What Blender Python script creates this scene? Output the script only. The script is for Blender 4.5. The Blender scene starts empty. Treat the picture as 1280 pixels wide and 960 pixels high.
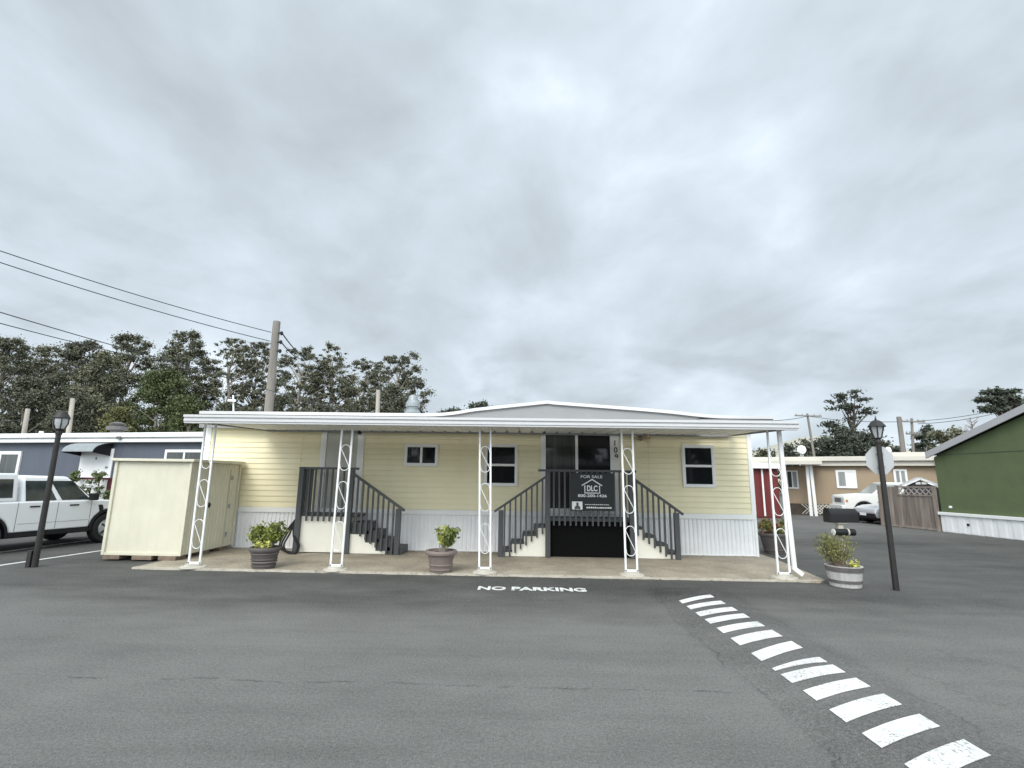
import bpy, bmesh, math, random
import numpy as np
from mathutils import Vector, Matrix

R = math.radians
scene = bpy.context.scene
C = scene.collection
rnd = random.Random(7)

# ------------------------------------------------------------------ camera
FPX = 630.0                       # focal length in pixels of a 1280 px wide frame
cam_d = bpy.data.cameras.new('camera')
cam = bpy.data.objects.new('camera', cam_d); C.objects.link(cam)
cam_d.sensor_width = 36.0
cam_d.lens = 36.0 * FPX / 1280.0
cam_d.clip_end = 5000
cam_d.clip_start = 0.05
CAM_M = Matrix.Rotation(R(1.3), 3, 'Z') @ Matrix.Rotation(R(90 + 10.8), 3, 'X') @ Matrix.Rotation(R(0.8), 3, 'Z')
cam.matrix_world = Matrix.Translation((0, 0, 1.7)) @ CAM_M.to_4x4()
scene.camera = cam

# ------------------------------------------------------------------ sky and sun
SUN_EL, SUN_AZ = R(42), R(200)    # azimuth clockwise from +Y: behind the camera, a little left
world = bpy.data.worlds.new('World'); scene.world = world
world.use_nodes = True
wn = world.node_tree; wn.nodes.clear()
def wnode(t, **kw):
    n = wn.nodes.new(t)
    for k, v in kw.items(): setattr(n, k, v)
    return n
def wmath(op, a, b=None, clamp=False):
    n = wnode('ShaderNodeMath', operation=op); n.use_clamp = clamp
    for i, v in enumerate((a, b)):
        if v is None: continue
        if isinstance(v, (int, float)): n.inputs[i].default_value = v
        else: wn.links.new(v, n.inputs[i])
    return n.outputs[0]
wout = wnode('ShaderNodeOutputWorld'); wbg = wnode('ShaderNodeBackground')
wbg.inputs['Strength'].default_value = 0.1
sky = wnode('ShaderNodeTexSky', sky_type='NISHITA', sun_disc=False)
sky.sun_elevation = SUN_EL; sky.sun_rotation = SUN_AZ
tc = wnode('ShaderNodeTexCoord'); sep = wnode('ShaderNodeSeparateXYZ')
wn.links.new(tc.outputs['Generated'], sep.inputs[0])
zc = wmath('MAXIMUM', sep.outputs[2], 0.0)
zd = wmath('ADD', zc, 0.38)
u = wmath('DIVIDE', sep.outputs[0], zd); v = wmath('DIVIDE', sep.outputs[1], zd)
comb = wnode('ShaderNodeCombineXYZ'); wn.links.new(u, comb.inputs[0]); wn.links.new(v, comb.inputs[1]); wn.links.new(wmath('MULTIPLY', zc, 1.2), comb.inputs[2])
def wmap(rot, sc, loc):
    mp = wnode('ShaderNodeMapping'); mp.inputs['Rotation'].default_value = (0, 0, R(rot)); mp.inputs['Scale'].default_value = sc; mp.inputs['Location'].default_value = loc
    wn.links.new(comb.outputs[0], mp.inputs[0]); return mp.outputs[0]
def wnoise(scale, detail, rough, dist, vec):
    n = wnode('ShaderNodeTexNoise'); n.inputs['Scale'].default_value = scale
    n.inputs['Detail'].default_value = detail; n.inputs['Roughness'].default_value = rough
    n.inputs['Distortion'].default_value = dist
    wn.links.new(vec, n.inputs['Vector']); return n.outputs['Fac']
n1 = wnoise(1.0, 4, 0.45, 0.25, wmap(35, (1.0, 0.8, 1.0), (2.61, 16.31, 0)))
n2 = wnoise(2.6, 7, 0.52, 0.35, wmap(40, (1.15, 0.85, 1.0), (17.61, 7.70, 1)))
n3 = wnoise(6.0, 6, 0.55, 0.3, wmap(40, (1.15, 0.85, 1.0), (1.3, 8.2, 2)))
cl = wmath('ADD', wmath('ADD', wmath('MULTIPLY', n1, 0.44), wmath('MULTIPLY', n2, 0.44)), wmath('MULTIPLY', n3, 0.12))
# ragged darker cloud scraps low over the horizon
n4 = wnoise(3.4, 6, 0.5, 0.3, wmap(12, (0.9, 1.3, 1.0), (5.2, 3.4, 2)))
scr = wmath('MULTIPLY', wmath('SUBTRACT', n4, 0.52), 9.0, True)
low = wmath('MULTIPLY', wmath('MULTIPLY', wmath('SUBTRACT', sep.outputs[2], 0.07), 14.0, True), wmath('MULTIPLY', wmath('SUBTRACT', 0.36, sep.outputs[2]), 6.0, True))
cl = wmath('SUBTRACT', wmath("SUBTRACT", cl, 0.008), wmath('MULTIPLY', wmath('MULTIPLY', scr, low), 0.065))
ramp = wnode('ShaderNodeValToRGB'); wn.links.new(cl, ramp.inputs[0])
cr = ramp.color_ramp; cr.interpolation = 'B_SPLINE'
cr.elements[0].position = 0.33; cr.elements[0].color = (0.385, 0.425, 0.458, 1)
cr.elements[1].position = 0.68; cr.elements[1].color = (0.88, 0.935, 0.985, 1)
e = cr.elements.new(0.43); e.color = (0.475, 0.535, 0.585, 1)
e = cr.elements.new(0.50); e.color = (0.53, 0.602, 0.662, 1)
e = cr.elements.new(0.58); e.color = (0.635, 0.712, 0.78, 1)
# an overcast sky grows brighter towards the zenith
b1 = wmath('MULTIPLY', wmath('SUBTRACT', sep.outputs[2], 0.74), 5.0, True)
# and towards the veiled sun behind the camera
b2 = wmath('MULTIPLY', wmath('MULTIPLY', sep.outputs[1], -1.0), 2.0, True)
boost = wmath('ADD', 9.9, wmath('ADD', wmath('MULTIPLY', b1, 7.0), wmath('MULTIPLY', b2, 15.0)))
vm = wnode('ShaderNodeVectorMath', operation='SCALE')
wn.links.new(ramp.outputs[0], vm.inputs[0]); wn.links.new(boost, vm.inputs['Scale'])
mix = wnode('ShaderNodeMix', data_type='RGBA'); mix.inputs[0].default_value = 0.95
wn.links.new(sky.outputs[0], mix.inputs[6]); wn.links.new(vm.outputs[0], mix.inputs[7])
wn.links.new(mix.outputs[2], wbg.inputs['Color']); wn.links.new(wbg.outputs[0], wout.inputs[0])

sun_d = bpy.data.lights.new('sun', 'SUN'); sun = bpy.data.objects.new('sun', sun_d); C.objects.link(sun)
sun_d.energy = 1.5; sun_d.angle = R(30); sun_d.color = (1, 0.94, 0.86)
sdir = Vector((math.sin(SUN_AZ) * math.cos(SUN_EL), math.cos(SUN_AZ) * math.cos(SUN_EL), math.sin(SUN_EL)))
sun.rotation_euler = sdir.to_track_quat('Z', 'Y').to_euler()
vs = scene.view_settings
vs.view_transform = 'Standard'; vs.look = 'None'; vs.exposure = 0.45; vs.gamma = 1.0; vs.use_curve_mapping = False

# ------------------------------------------------------------------ survey helpers: measured photo points to places on real planes
CO = Vector((0, 0, 1.7))
def ray(px, py): return CAM_M @ Vector(((px - 640) / FPX, -(py - 480) / FPX, -1))
def P(px, py, Y):
    d = ray(px, py); return CO + d * (Y / d.y)
def G(px, py, z=0.0):
    d = ray(px, py); return CO + d * ((z - CO.z) / d.z)
def on_plane(px, py, p0, dr):
    """distance along a wall line and height where the sight line meets the wall"""
    d = ray(px, py); nx, ny = -dr[1], dr[0]
    t = (nx * p0[0] + ny * p0[1]) / (nx * d.x + ny * d.y)
    q = CO + d * t
    return (q.x - p0[0]) * dr[0] + (q.y - p0[1]) * dr[1], q.z

# ------------------------------------------------------------------ materials
def mat(name, col, rough=0.7, var=0.12, scale=3.0, bump=0.0, bscale=60.0, metal=0.0, spec=0.5, dirt=0.0, dirtcol=(0.12, 0.10, 0.08), stretch=(1, 1, 1), coat=0.0, island=0.0, speck=0.0, sscale=90.0):
    m = bpy.data.materials.new(name); m.use_nodes = True
    nt = m.node_tree; b = nt.nodes['Principled BSDF']; L = nt.links.new
    b.inputs['Roughness'].default_value = rough; b.inputs['Metallic'].default_value = metal
    b.inputs['Specular IOR Level'].default_value = spec
    if coat: b.inputs['Coat Weight'].default_value = coat; b.inputs['Coat Roughness'].default_value = 0.05
    t = nt.nodes.new('ShaderNodeTexCoord'); mpn = nt.nodes.new('ShaderNodeMapping'); mpn.inputs['Scale'].default_value = stretch
    L(t.outputs['Object'], mpn.inputs[0])
    n = nt.nodes.new('ShaderNodeTexNoise'); n.inputs['Scale'].default_value = scale; n.inputs['Detail'].default_value = 6; n.inputs['Roughness'].default_value = 0.62
    L(mpn.outputs[0], n.inputs['Vector'])
    r = nt.nodes.new('ShaderNodeValToRGB'); L(n.outputs['Fac'], r.inputs[0])
    lo = [max(0, c * (1 - var)) for c in col]; hi = [min(1, c * (1 + var)) for c in col]
    r.color_ramp.elements[0].position = 0.3; r.color_ramp.elements[0].color = (*lo, 1)
    r.color_ramp.elements[1].position = 0.7; r.color_ramp.elements[1].color = (*hi, 1)
    out = r.outputs[0]
    if dirt:
        n2 = nt.nodes.new('ShaderNodeTexNoise'); n2.inputs['Scale'].default_value = scale * 0.7; n2.inputs['Detail'].default_value = 8; n2.inputs['Roughness'].default_value = 0.7
        mp2 = nt.nodes.new('ShaderNodeMapping'); mp2.inputs['Scale'].default_value = (1, 1, 0.35); mp2.inputs['Location'].default_value = (4.2, 1.3, 7.7)
        L(t.outputs['Object'], mp2.inputs[0]); L(mp2.outputs[0], n2.inputs['Vector'])
        r2 = nt.nodes.new('ShaderNodeValToRGB'); L(n2.outputs['Fac'], r2.inputs[0])
        r2.color_ramp.elements[0].position = 0.52; r2.color_ramp.elements[0].color = (0, 0, 0, 1)
        r2.color_ramp.elements[1].position = 0.85; r2.color_ramp.elements[1].color = (dirt, dirt, dirt, 1)
        mx = nt.nodes.new('ShaderNodeMix'); mx.data_type = 'RGBA'
        L(r2.outputs[0], mx.inputs[0]); L(out, mx.inputs[6]); mx.inputs[7].default_value = (*dirtcol, 1)
        out = mx.outputs[2]
    if island:
        g = nt.nodes.new('ShaderNodeNewGeometry')
        mr = nt.nodes.new('ShaderNodeMapRange'); mr.inputs[3].default_value = 1 - island; mr.inputs[4].default_value = 1 + island
        L(g.outputs['Random Per Island'], mr.inputs[0])
        sc = nt.nodes.new('ShaderNodeVectorMath'); sc.operation = 'SCALE'
        L(out, sc.inputs[0]); L(mr.outputs[0], sc.inputs['Scale']); out = sc.outputs[0]
    if speck:
        ns = nt.nodes.new('ShaderNodeTexNoise'); ns.inputs['Scale'].default_value = sscale; ns.inputs['Detail'].default_value = 2; ns.inputs['Roughness'].default_value = 0.7
        L(t.outputs['Object'], ns.inputs['Vector'])
        ms = nt.nodes.new('ShaderNodeMapRange'); ms.inputs[1].default_value = .3; ms.inputs[2].default_value = .7; ms.inputs[3].default_value = 1 - speck; ms.inputs[4].default_value = 1 + speck
        L(ns.outputs['Fac'], ms.inputs[0]); s2 = nt.nodes.new('ShaderNodeVectorMath'); s2.operation = 'SCALE'
        L(out, s2.inputs[0]); L(ms.outputs[0], s2.inputs['Scale']); out = s2.outputs[0]
    L(out, b.inputs['Base Color'])
    if bump:
        nb = nt.nodes.new('ShaderNodeTexNoise'); nb.inputs['Scale'].default_value = bscale; nb.inputs['Detail'].default_value = 3
        L(mpn.outputs[0], nb.inputs['Vector'])
        bp = nt.nodes.new('ShaderNodeBump'); bp.inputs['Strength'].default_value = bump; bp.inputs['Distance'].default_value = 0.01
        L(nb.outputs['Fac'], bp.inputs['Height']); L(bp.outputs[0], b.inputs['Normal'])
    return m

def leafmat(name, col, var=0.40, scale=0.6, island=0.22):
    m = mat(name, col, rough=0.6, var=var, scale=scale, island=island, spec=0.3)
    return m

M = dict(
    cream=mat('cream_siding', (0.86, 0.785, 0.535), 0.55, 0.04, 1.5, dirt=0.10, dirtcol=(0.45, 0.40, 0.25)),
    creamp=mat('cream_plywood', (0.90, 0.87, 0.75), 0.7, 0.04, 2.0, dirt=0.25, dirtcol=(0.5, 0.45, 0.3)),
    shed=mat('cream_steel', (0.67, 0.64, 0.505), 0.5, 0.05, 2.0, dirt=0.28, dirtcol=(0.42, 0.38, 0.28)),
    white=mat('white_paint', (0.85, 0.85, 0.83), 0.45, 0.03, 2.5, dirt=0.12, dirtcol=(0.45, 0.43, 0.38)),
    skirt=mat('white_skirting', (0.86, 0.86, 0.86), 0.5, 0.05, 2.5, dirt=0.18, dirtcol=(0.45, 0.43, 0.38)),
    gable=mat('grey_white_panel', (0.25, 0.25, 0.25), 0.6, 0.04, 1.2, dirt=0.10, dirtcol=(0.4, 0.38, 0.35)),
    roofw=mat('white_roof', (0.58, 0.58, 0.56), 0.6, 0.06, 0.8, dirt=0.3, dirtcol=(0.4, 0.38, 0.34)),
    door=mat('grey_green_door', (0.50, 0.51, 0.45), 0.5, 0.04, 2.0),
    glass=mat('dark_glass', (0.012, 0.014, 0.015), 0.04, 0.0, 1.0, spec=0.35),
    carglass=mat('car_glass', (0.035, 0.042, 0.042), 0.05, 0.5, 2.5, spec=0.5),
    blind=mat('pale_curtain_glass', (0.30, 0.32, 0.31), 0.15, 0.25, 2.0, stretch=(8, 8, 0.3)),
    bronze=mat('curtained_glass', (0.05, 0.055, 0.05), 0.06, 0.5, 1.5, stretch=(6, 1, 0.2)),
    grail=mat('dark_grey_paint', (0.072, 0.076, 0.078), 0.55, 0.12, 3.0),
    black=mat('black_plastic', (0.014, 0.014, 0.015), 0.5, 0.1, 3.0, spec=0.3),
    mesh=mat('black_screen', (0.006, 0.006, 0.006), 0.9, 0.4, 30.0, spec=0.1),
    fascia=mat('white_fascia_metal', (0.60, 0.60, 0.60), 0.45, 0.04, 1.5, dirt=0.2, dirtcol=(0.4, 0.38, 0.34), stretch=(0.3, 1, 1)),
    lampm=mat('dark_bronze_metal', (0.020, 0.018, 0.016), 0.55, 0.25, 6.0, bump=0.15, bscale=40),
    lglass=mat('lamp_glass', (0.45, 0.47, 0.48), 0.12, 0.2, 8.0),
    galv=mat('galvanised_metal', (0.30, 0.33, 0.335), 0.4, 0.12, 6.0, metal=0.3),
    conc=mat('pale_concrete', (0.50, 0.47, 0.40), 0.85, 0.15, 5.0, bump=0.2, bscale=90, dirt=0.3, dirtcol=(0.2, 0.18, 0.15)),
    wood=mat('weathered_block_wood', (0.20, 0.15, 0.11), 0.85, 0.3, 6.0, bump=0.3, bscale=40),
    pole=mat('weathered_pole_wood', (0.22, 0.20, 0.175), 0.9, 0.25, 4.0, bump=0.3, bscale=30, stretch=(1, 1, 0.1)),
    polepale=mat('pale_pole', (0.40, 0.36, 0.31), 0.9, 0.2, 4.0, stretch=(1, 1, 0.1)),
    wire=mat('black_wire', (0.03, 0.03, 0.032), 0.6, 0.0),
    blue=mat('slate_blue_siding', (0.098, 0.112, 0.140), 0.6, 0.08, 2.0, stretch=(1, 1, 0.2)),
    tan=mat('tan_siding', (0.36, 0.275, 0.185), 0.65, 0.05, 0.8, dirt=0.12, dirtcol=(0.22, 0.16, 0.11)),
    tanroof=mat('pale_tan_roof', (0.58, 0.55, 0.48), 0.65, 0.06, 1.0),
    green=mat('olive_green_wall', (0.108, 0.138, 0.062), 0.7, 0.12, 1.6, bump=0.1, bscale=25, dirt=0.15, dirtcol=(0.12, 0.14, 0.07)),
    eave=mat('grey_eave_board', (0.42, 0.42, 0.43), 0.6, 0.06, 1.5),
    shingle=mat('dark_shingle', (0.06, 0.06, 0.065), 0.85, 0.3, 12.0),
    red=mat('dark_red_paint', (0.15, 0.022, 0.02), 0.55, 0.12, 2.0),
    maroon=mat('maroon_paint', (0.09, 0.016, 0.022), 0.55, 0.12, 2.0),
    fence=mat('weathered_fence_board', (0.24, 0.20, 0.17), 0.9, 0.35, 3.0, bump=0.4, bscale=30, stretch=(2, 2, 0.25), dirt=0.5, dirtcol=(0.09, 0.07, 0.06), island=0.25),
    carw=mat('white_car_paint', (0.82, 0.82, 0.82), 0.28, 0.01, 1.0, coat=0.6),
    vanw=mat('aged_white_car_paint', (0.78, 0.78, 0.74), 0.35, 0.03, 1.5, coat=0.3, dirt=0.15, dirtcol=(0.5, 0.42, 0.32)),
    silver=mat('silver_car_paint', (0.52, 0.53, 0.55), 0.3, 0.02, 1.0, metal=0.4, coat=0.5),
    tyre=mat('tyre_rubber', (0.018, 0.018, 0.018), 0.85, 0.2, 8.0),
    rim=mat('alloy_rim', (0.55, 0.56, 0.57), 0.35, 0.05, 4.0, metal=0.6),
    lampw=mat('headlamp_lens', (0.65, 0.66, 0.66), 0.12, 0.1, 8.0),
    amber=mat('amber_lens', (0.55, 0.22, 0.08), 0.25, 0.1, 8.0),
    potgrey=mat('brown_grey_pot', (0.105, 0.092, 0.085), 0.7, 0.12, 5.0, dirt=0.2, dirtcol=(0.2, 0.18, 0.16)),
    potmauve=mat('mauve_brown_pot', (0.22, 0.175, 0.155), 0.75, 0.1, 5.0, dirt=0.2, dirtcol=(0.12, 0.1, 0.09)),
    potwhite=mat('whitewashed_barrel', (0.48, 0.47, 0.45), 0.8, 0.2, 6.0, dirt=0.35, dirtcol=(0.2, 0.18, 0.16), stretch=(3, 3, 0.4)),
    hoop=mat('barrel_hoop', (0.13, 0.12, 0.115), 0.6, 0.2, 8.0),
    soil=mat('potting_soil', (0.045, 0.032, 0.022), 0.95, 0.4, 20.0, bump=0.5, bscale=60),
    signback=mat('bare_aluminium', (0.50, 0.51, 0.51), 0.55, 0.06, 3.0, metal=0.2),
    signblk=mat('sign_black', (0.012, 0.016, 0.016), 0.4, 0.05, 2.0),
    signwht=mat('sign_white', (0.80, 0.80, 0.80), 0.5, 0.02, 2.0),
    paint=mat('road_paint', (0.74, 0.74, 0.71), 0.75, 0.06, 14.0, bump=0.25, bscale=120, dirt=0.75, dirtcol=(0.16, 0.16, 0.16)),
    bark=mat('pale_bark', (0.34, 0.30, 0.25), 0.9, 0.35, 1.5, stretch=(1, 1, 0.2)),
    darkbark=mat('dark_bark', (0.07, 0.055, 0.045), 0.9, 0.3, 1.5),
    latw=mat('lattice_wood', (0.38, 0.33, 0.30), 0.9, 0.2, 3.0),
    euc=leafmat('eucalyptus_leaf', (0.130, 0.132, 0.086)),
    euclight=leafmat('light_eucalyptus_leaf', (0.155, 0.155, 0.098)),
    eucdark=leafmat('dark_eucalyptus_leaf', (0.105, 0.110, 0.074)),
    pine=leafmat('conifer_needle', (0.095, 0.115, 0.046)),
    cyp=leafmat('cypress_needle', (0.074, 0.086, 0.062), 0.3),
    bushy=leafmat('yellow_green_bush', (0.15, 0.15, 0.06)),
    dkbush=leafmat('dark_bush', (0.09, 0.092, 0.058)),
    succ=leafmat('jade_leaf', (0.24, 0.27, 0.065), 0.3, 6.0),
    succ_y=leafmat('yellow_jade_leaf', (0.46, 0.46, 0.12), 0.2, 6.0),
    succ_d=leafmat('deep_jade_leaf', (0.16, 0.20, 0.055), 0.35, 6.0),
    grassy=leafmat('rosemary_leaf', (0.20, 0.21, 0.075), 0.4, 5.0),
    redleaf=leafmat('reddish_leaf', (0.22, 0.10, 0.045), 0.4, 5.0),
    porchleaf=leafmat('porch_leaf', (0.13, 0.16, 0.06), 0.4, 3.0),
)

# ------------------------------------------------------------------ mesh builder
class MB:
    def __init__(s): s.v = []; s.f = []; s.smooth = False
    def add(s, vs, fs):
        o = len(s.v); s.v += [tuple(p) for p in vs]; s.f += [tuple(i + o for i in f) for f in fs]; return s
    def box(s, x0, x1, y0, y1, z0, z1):
        return s.hexa([(x0, y0, z0), (x1, y0, z0), (x1, y1, z0), (x0, y1, z0)], [(x0, y0, z1), (x1, y0, z1), (x1, y1, z1), (x0, y1, z1)])
    def hexa(s, b, t):
        return s.add(list(b) + list(t), [(3, 2, 1, 0), (4, 5, 6, 7), (0, 1, 5, 4), (1, 2, 6, 5), (2, 3, 7, 6), (3, 0, 4, 7)])
    def bar(s, a, b, w, d=None):
        """rectangular bar between two points; w across, d the other way"""
        a, b = Vector(a), Vector(b); d = d or w; ax = (b - a).normalized()
        up = Vector((0, 1, 0)) if abs(ax.y) < 0.9 else Vector((0, 0, 1))
        s1 = ax.cross(up).normalized() * w / 2; s2 = ax.cross(s1).normalized() * d / 2
        q = [s1 + s2, s2 - s1, -s1 - s2, s1 - s2]
        return s.hexa([a + k for k in q][::-1], [b + k for k in q][::-1])
    def tube(s, pts, r, n=8, cap=True):
        pts = [Vector(p) for p in pts]; rs = r if isinstance(r, (list, tuple)) else [r] * len(pts)
        o = len(s.v); prev = None
        for i, p in enumerate(pts):
            t = (pts[min(i + 1, len(pts) - 1)] - pts[max(i - 1, 0)]).normalized()
            if prev is None:
                up = Vector((0, 0, 1)) if abs(t.z) < 0.9 else Vector((1, 0, 0)); a = t.cross(up).normalized()
            else: a = (prev - t * prev.dot(t)).normalized()
            prev = a; b = t.cross(a)
            for k in range(n):
                an = 2 * math.pi * k / n; s.v.append(tuple(p + (a * math.cos(an) + b * math.sin(an)) * rs[i]))
        for i in range(len(pts) - 1):
            for k in range(n):
                k2 = (k + 1) % n; s.f.append((o + i * n + k, o + i * n + k2, o + (i + 1) * n + k2, o + (i + 1) * n + k))
        if cap:
            s.f.append(tuple(o + k for k in range(n))[::-1]); s.f.append(tuple(o + (len(pts) - 1) * n + k for k in range(n)))
        return s
    def lathe(s, prof, n=24, c=(0, 0, 0), rot=0.0):
        o = len(s.v)
        for r, z in prof:
            for k in range(n):
                a = 2 * math.pi * k / n + rot; s.v.append((c[0] + r * math.cos(a), c[1] + r * math.sin(a), c[2] + z))
        for i in range(len(prof) - 1):
            for k in range(n):
                k2 = (k + 1) % n; s.f.append((o + i * n + k, o + i * n + k2, o + (i + 1) * n + k2, o + (i + 1) * n + k))
        s.f.append(tuple(o + k for k in range(n))[::-1]); s.f.append(tuple(o + (len(prof) - 1) * n + k for k in range(n)))
        return s
    def prism(s, poly, f0, f1):
        """poly of 2-D points, f0/f1 map a 2-D point to the 3-D front and back"""
        n = len(poly); a = [f0(*p) for p in poly]; b = [f1(*p) for p in poly]
        return s.add(a + b, [tuple(range(n)), tuple(range(2 * n - 1, n - 1, -1))] + [((i + 1) % n, i, n + i, n + (i + 1) % n) for i in range(n)])
    def build(s, name, m, parent=None, bevel=0.0, smooth=None, local=False, seg=2, angle=40):
        vs = s.v
        if parent is not None and not local:
            q = root_of(parent); l = q.location
            vs = [(x - l.x, y - l.y, z - l.z) for x, y, z in vs]
        me = bpy.data.meshes.new(name); me.from_pydata(vs, [], s.f); me.update()
        bm = bmesh.new(); bm.from_mesh(me); bmesh.ops.recalc_face_normals(bm, faces=bm.faces); bm.to_mesh(me); bm.free()
        me.materials.append(m)
        if smooth if smooth is not None else s.smooth:
            me.polygons.foreach_set('use_smooth', [True] * len(me.polygons)); me.set_sharp_from_angle(angle=R(angle))
        o = bpy.data.objects.new(name, me); C.objects.link(o)
        if parent is not None: o.parent = parent
        if bevel:
            b = o.modifiers.new('bevel', 'BEVEL'); b.width = bevel; b.segments = seg; b.limit_method = 'ANGLE'; b.angle_limit = R(35)
        return o
def root_of(o):
    while o.parent: o = o.parent
    return o

def tag(o, label, cat, group=None):
    o['label'] = label; o['category'] = cat
    if group: o['group'] = group
    return o
def thing(name, label, cat, loc=(0, 0, 0), rz=0.0, group=None):
    o = bpy.data.objects.new(name, None); C.objects.link(o); o.location = loc; o.rotation_euler = (0, 0, rz)
    o.empty_display_size = 0.1
    return tag(o, label, cat, group)
def structure(o): o['kind'] = 'structure'; return o
def copy_tree(o, parent=None):
    c = o.copy(); C.objects.link(c); c.parent = parent
    for ch in list(o.children): copy_tree(ch, c)
    return c
def text_mesh(s, name, m, fit, place, parent=None, depth=0.004, bold=0.0):
    """lettering scaled to fit=(w, h); place maps (u, v, d) to 3-D"""
    cu = bpy.data.curves.new('lettering', 'FONT'); cu.body = s; cu.size = 1; cu.extrude = 0.5; cu.offset = bold
    t = bpy.data.objects.new('lettering', cu); C.objects.link(t)
    dg = bpy.context.evaluated_depsgraph_get(); me0 = bpy.data.meshes.new_from_object(t.evaluated_get(dg))
    bpy.data.objects.remove(t)
    vs = np.array([vv.co[:] for vv in me0.vertices]); lo, hi = vs.min(0), vs.max(0)
    mb = MB(); pts = [place((p[0] - lo[0]) / (hi[0] - lo[0]) * fit[0], (p[1] - lo[1]) / (hi[1] - lo[1]) * fit[1], (p[2] + 0.5) * depth) for p in vs]
    mb.add(pts, [tuple(pl.vertices) for pl in me0.polygons])
    return mb.build(name, m, parent)

def ribbed(mb, a, b, z0, z1, pitch, depth, nrm):
    """vertical ribbed sheet from a to b (xy), ribs standing out along nrm"""
    a, b = Vector(a), Vector(b); L = (b - a).length; d = (b - a) / L; n = max(2, int(L / pitch)); p = L / n
    prof = []
    for i in range(n):
        x = i * p
        prof += [(x, 0), (x + p * 0.30, 0), (x + p * 0.42, depth), (x + p * 0.88, depth)]
    prof.append((L, 0))
    o = len(mb.v)
    for x, h in prof:
        q = a + d * x + Vector(nrm) * h
        mb.v.append((q.x, q.y, z0)); mb.v.append((q.x, q.y, z1))
    for i in range(len(prof) - 1):
        mb.f.append((o + 2 * i, o + 2 * i + 2, o + 2 * i + 3, o + 2 * i + 1))
    return mb
def lapped(mb, x0, x1, y, z0, z1, course, out=0.016):
    """horizontal lap siding facing -Y"""
    n = round((z1 - z0) / course); c = (z1 - z0) / n
    prof = [(y, z0)]
    for i in range(n):
        prof += [(y - out, z0 + i * c + 0.004), (y - out * 0.9, z0 + i * c + c * 0.25), (y, z0 + (i + 1) * c)]
    o = len(mb.v)
    for yy, z in prof:
        mb.v.append((x0, yy, z)); mb.v.append((x1, yy, z))
    for i in range(len(prof) - 1): mb.f.append((o + 2 * i, o + 2 * i + 1, o + 2 * i + 3, o + 2 * i + 2))
    return mb

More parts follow.
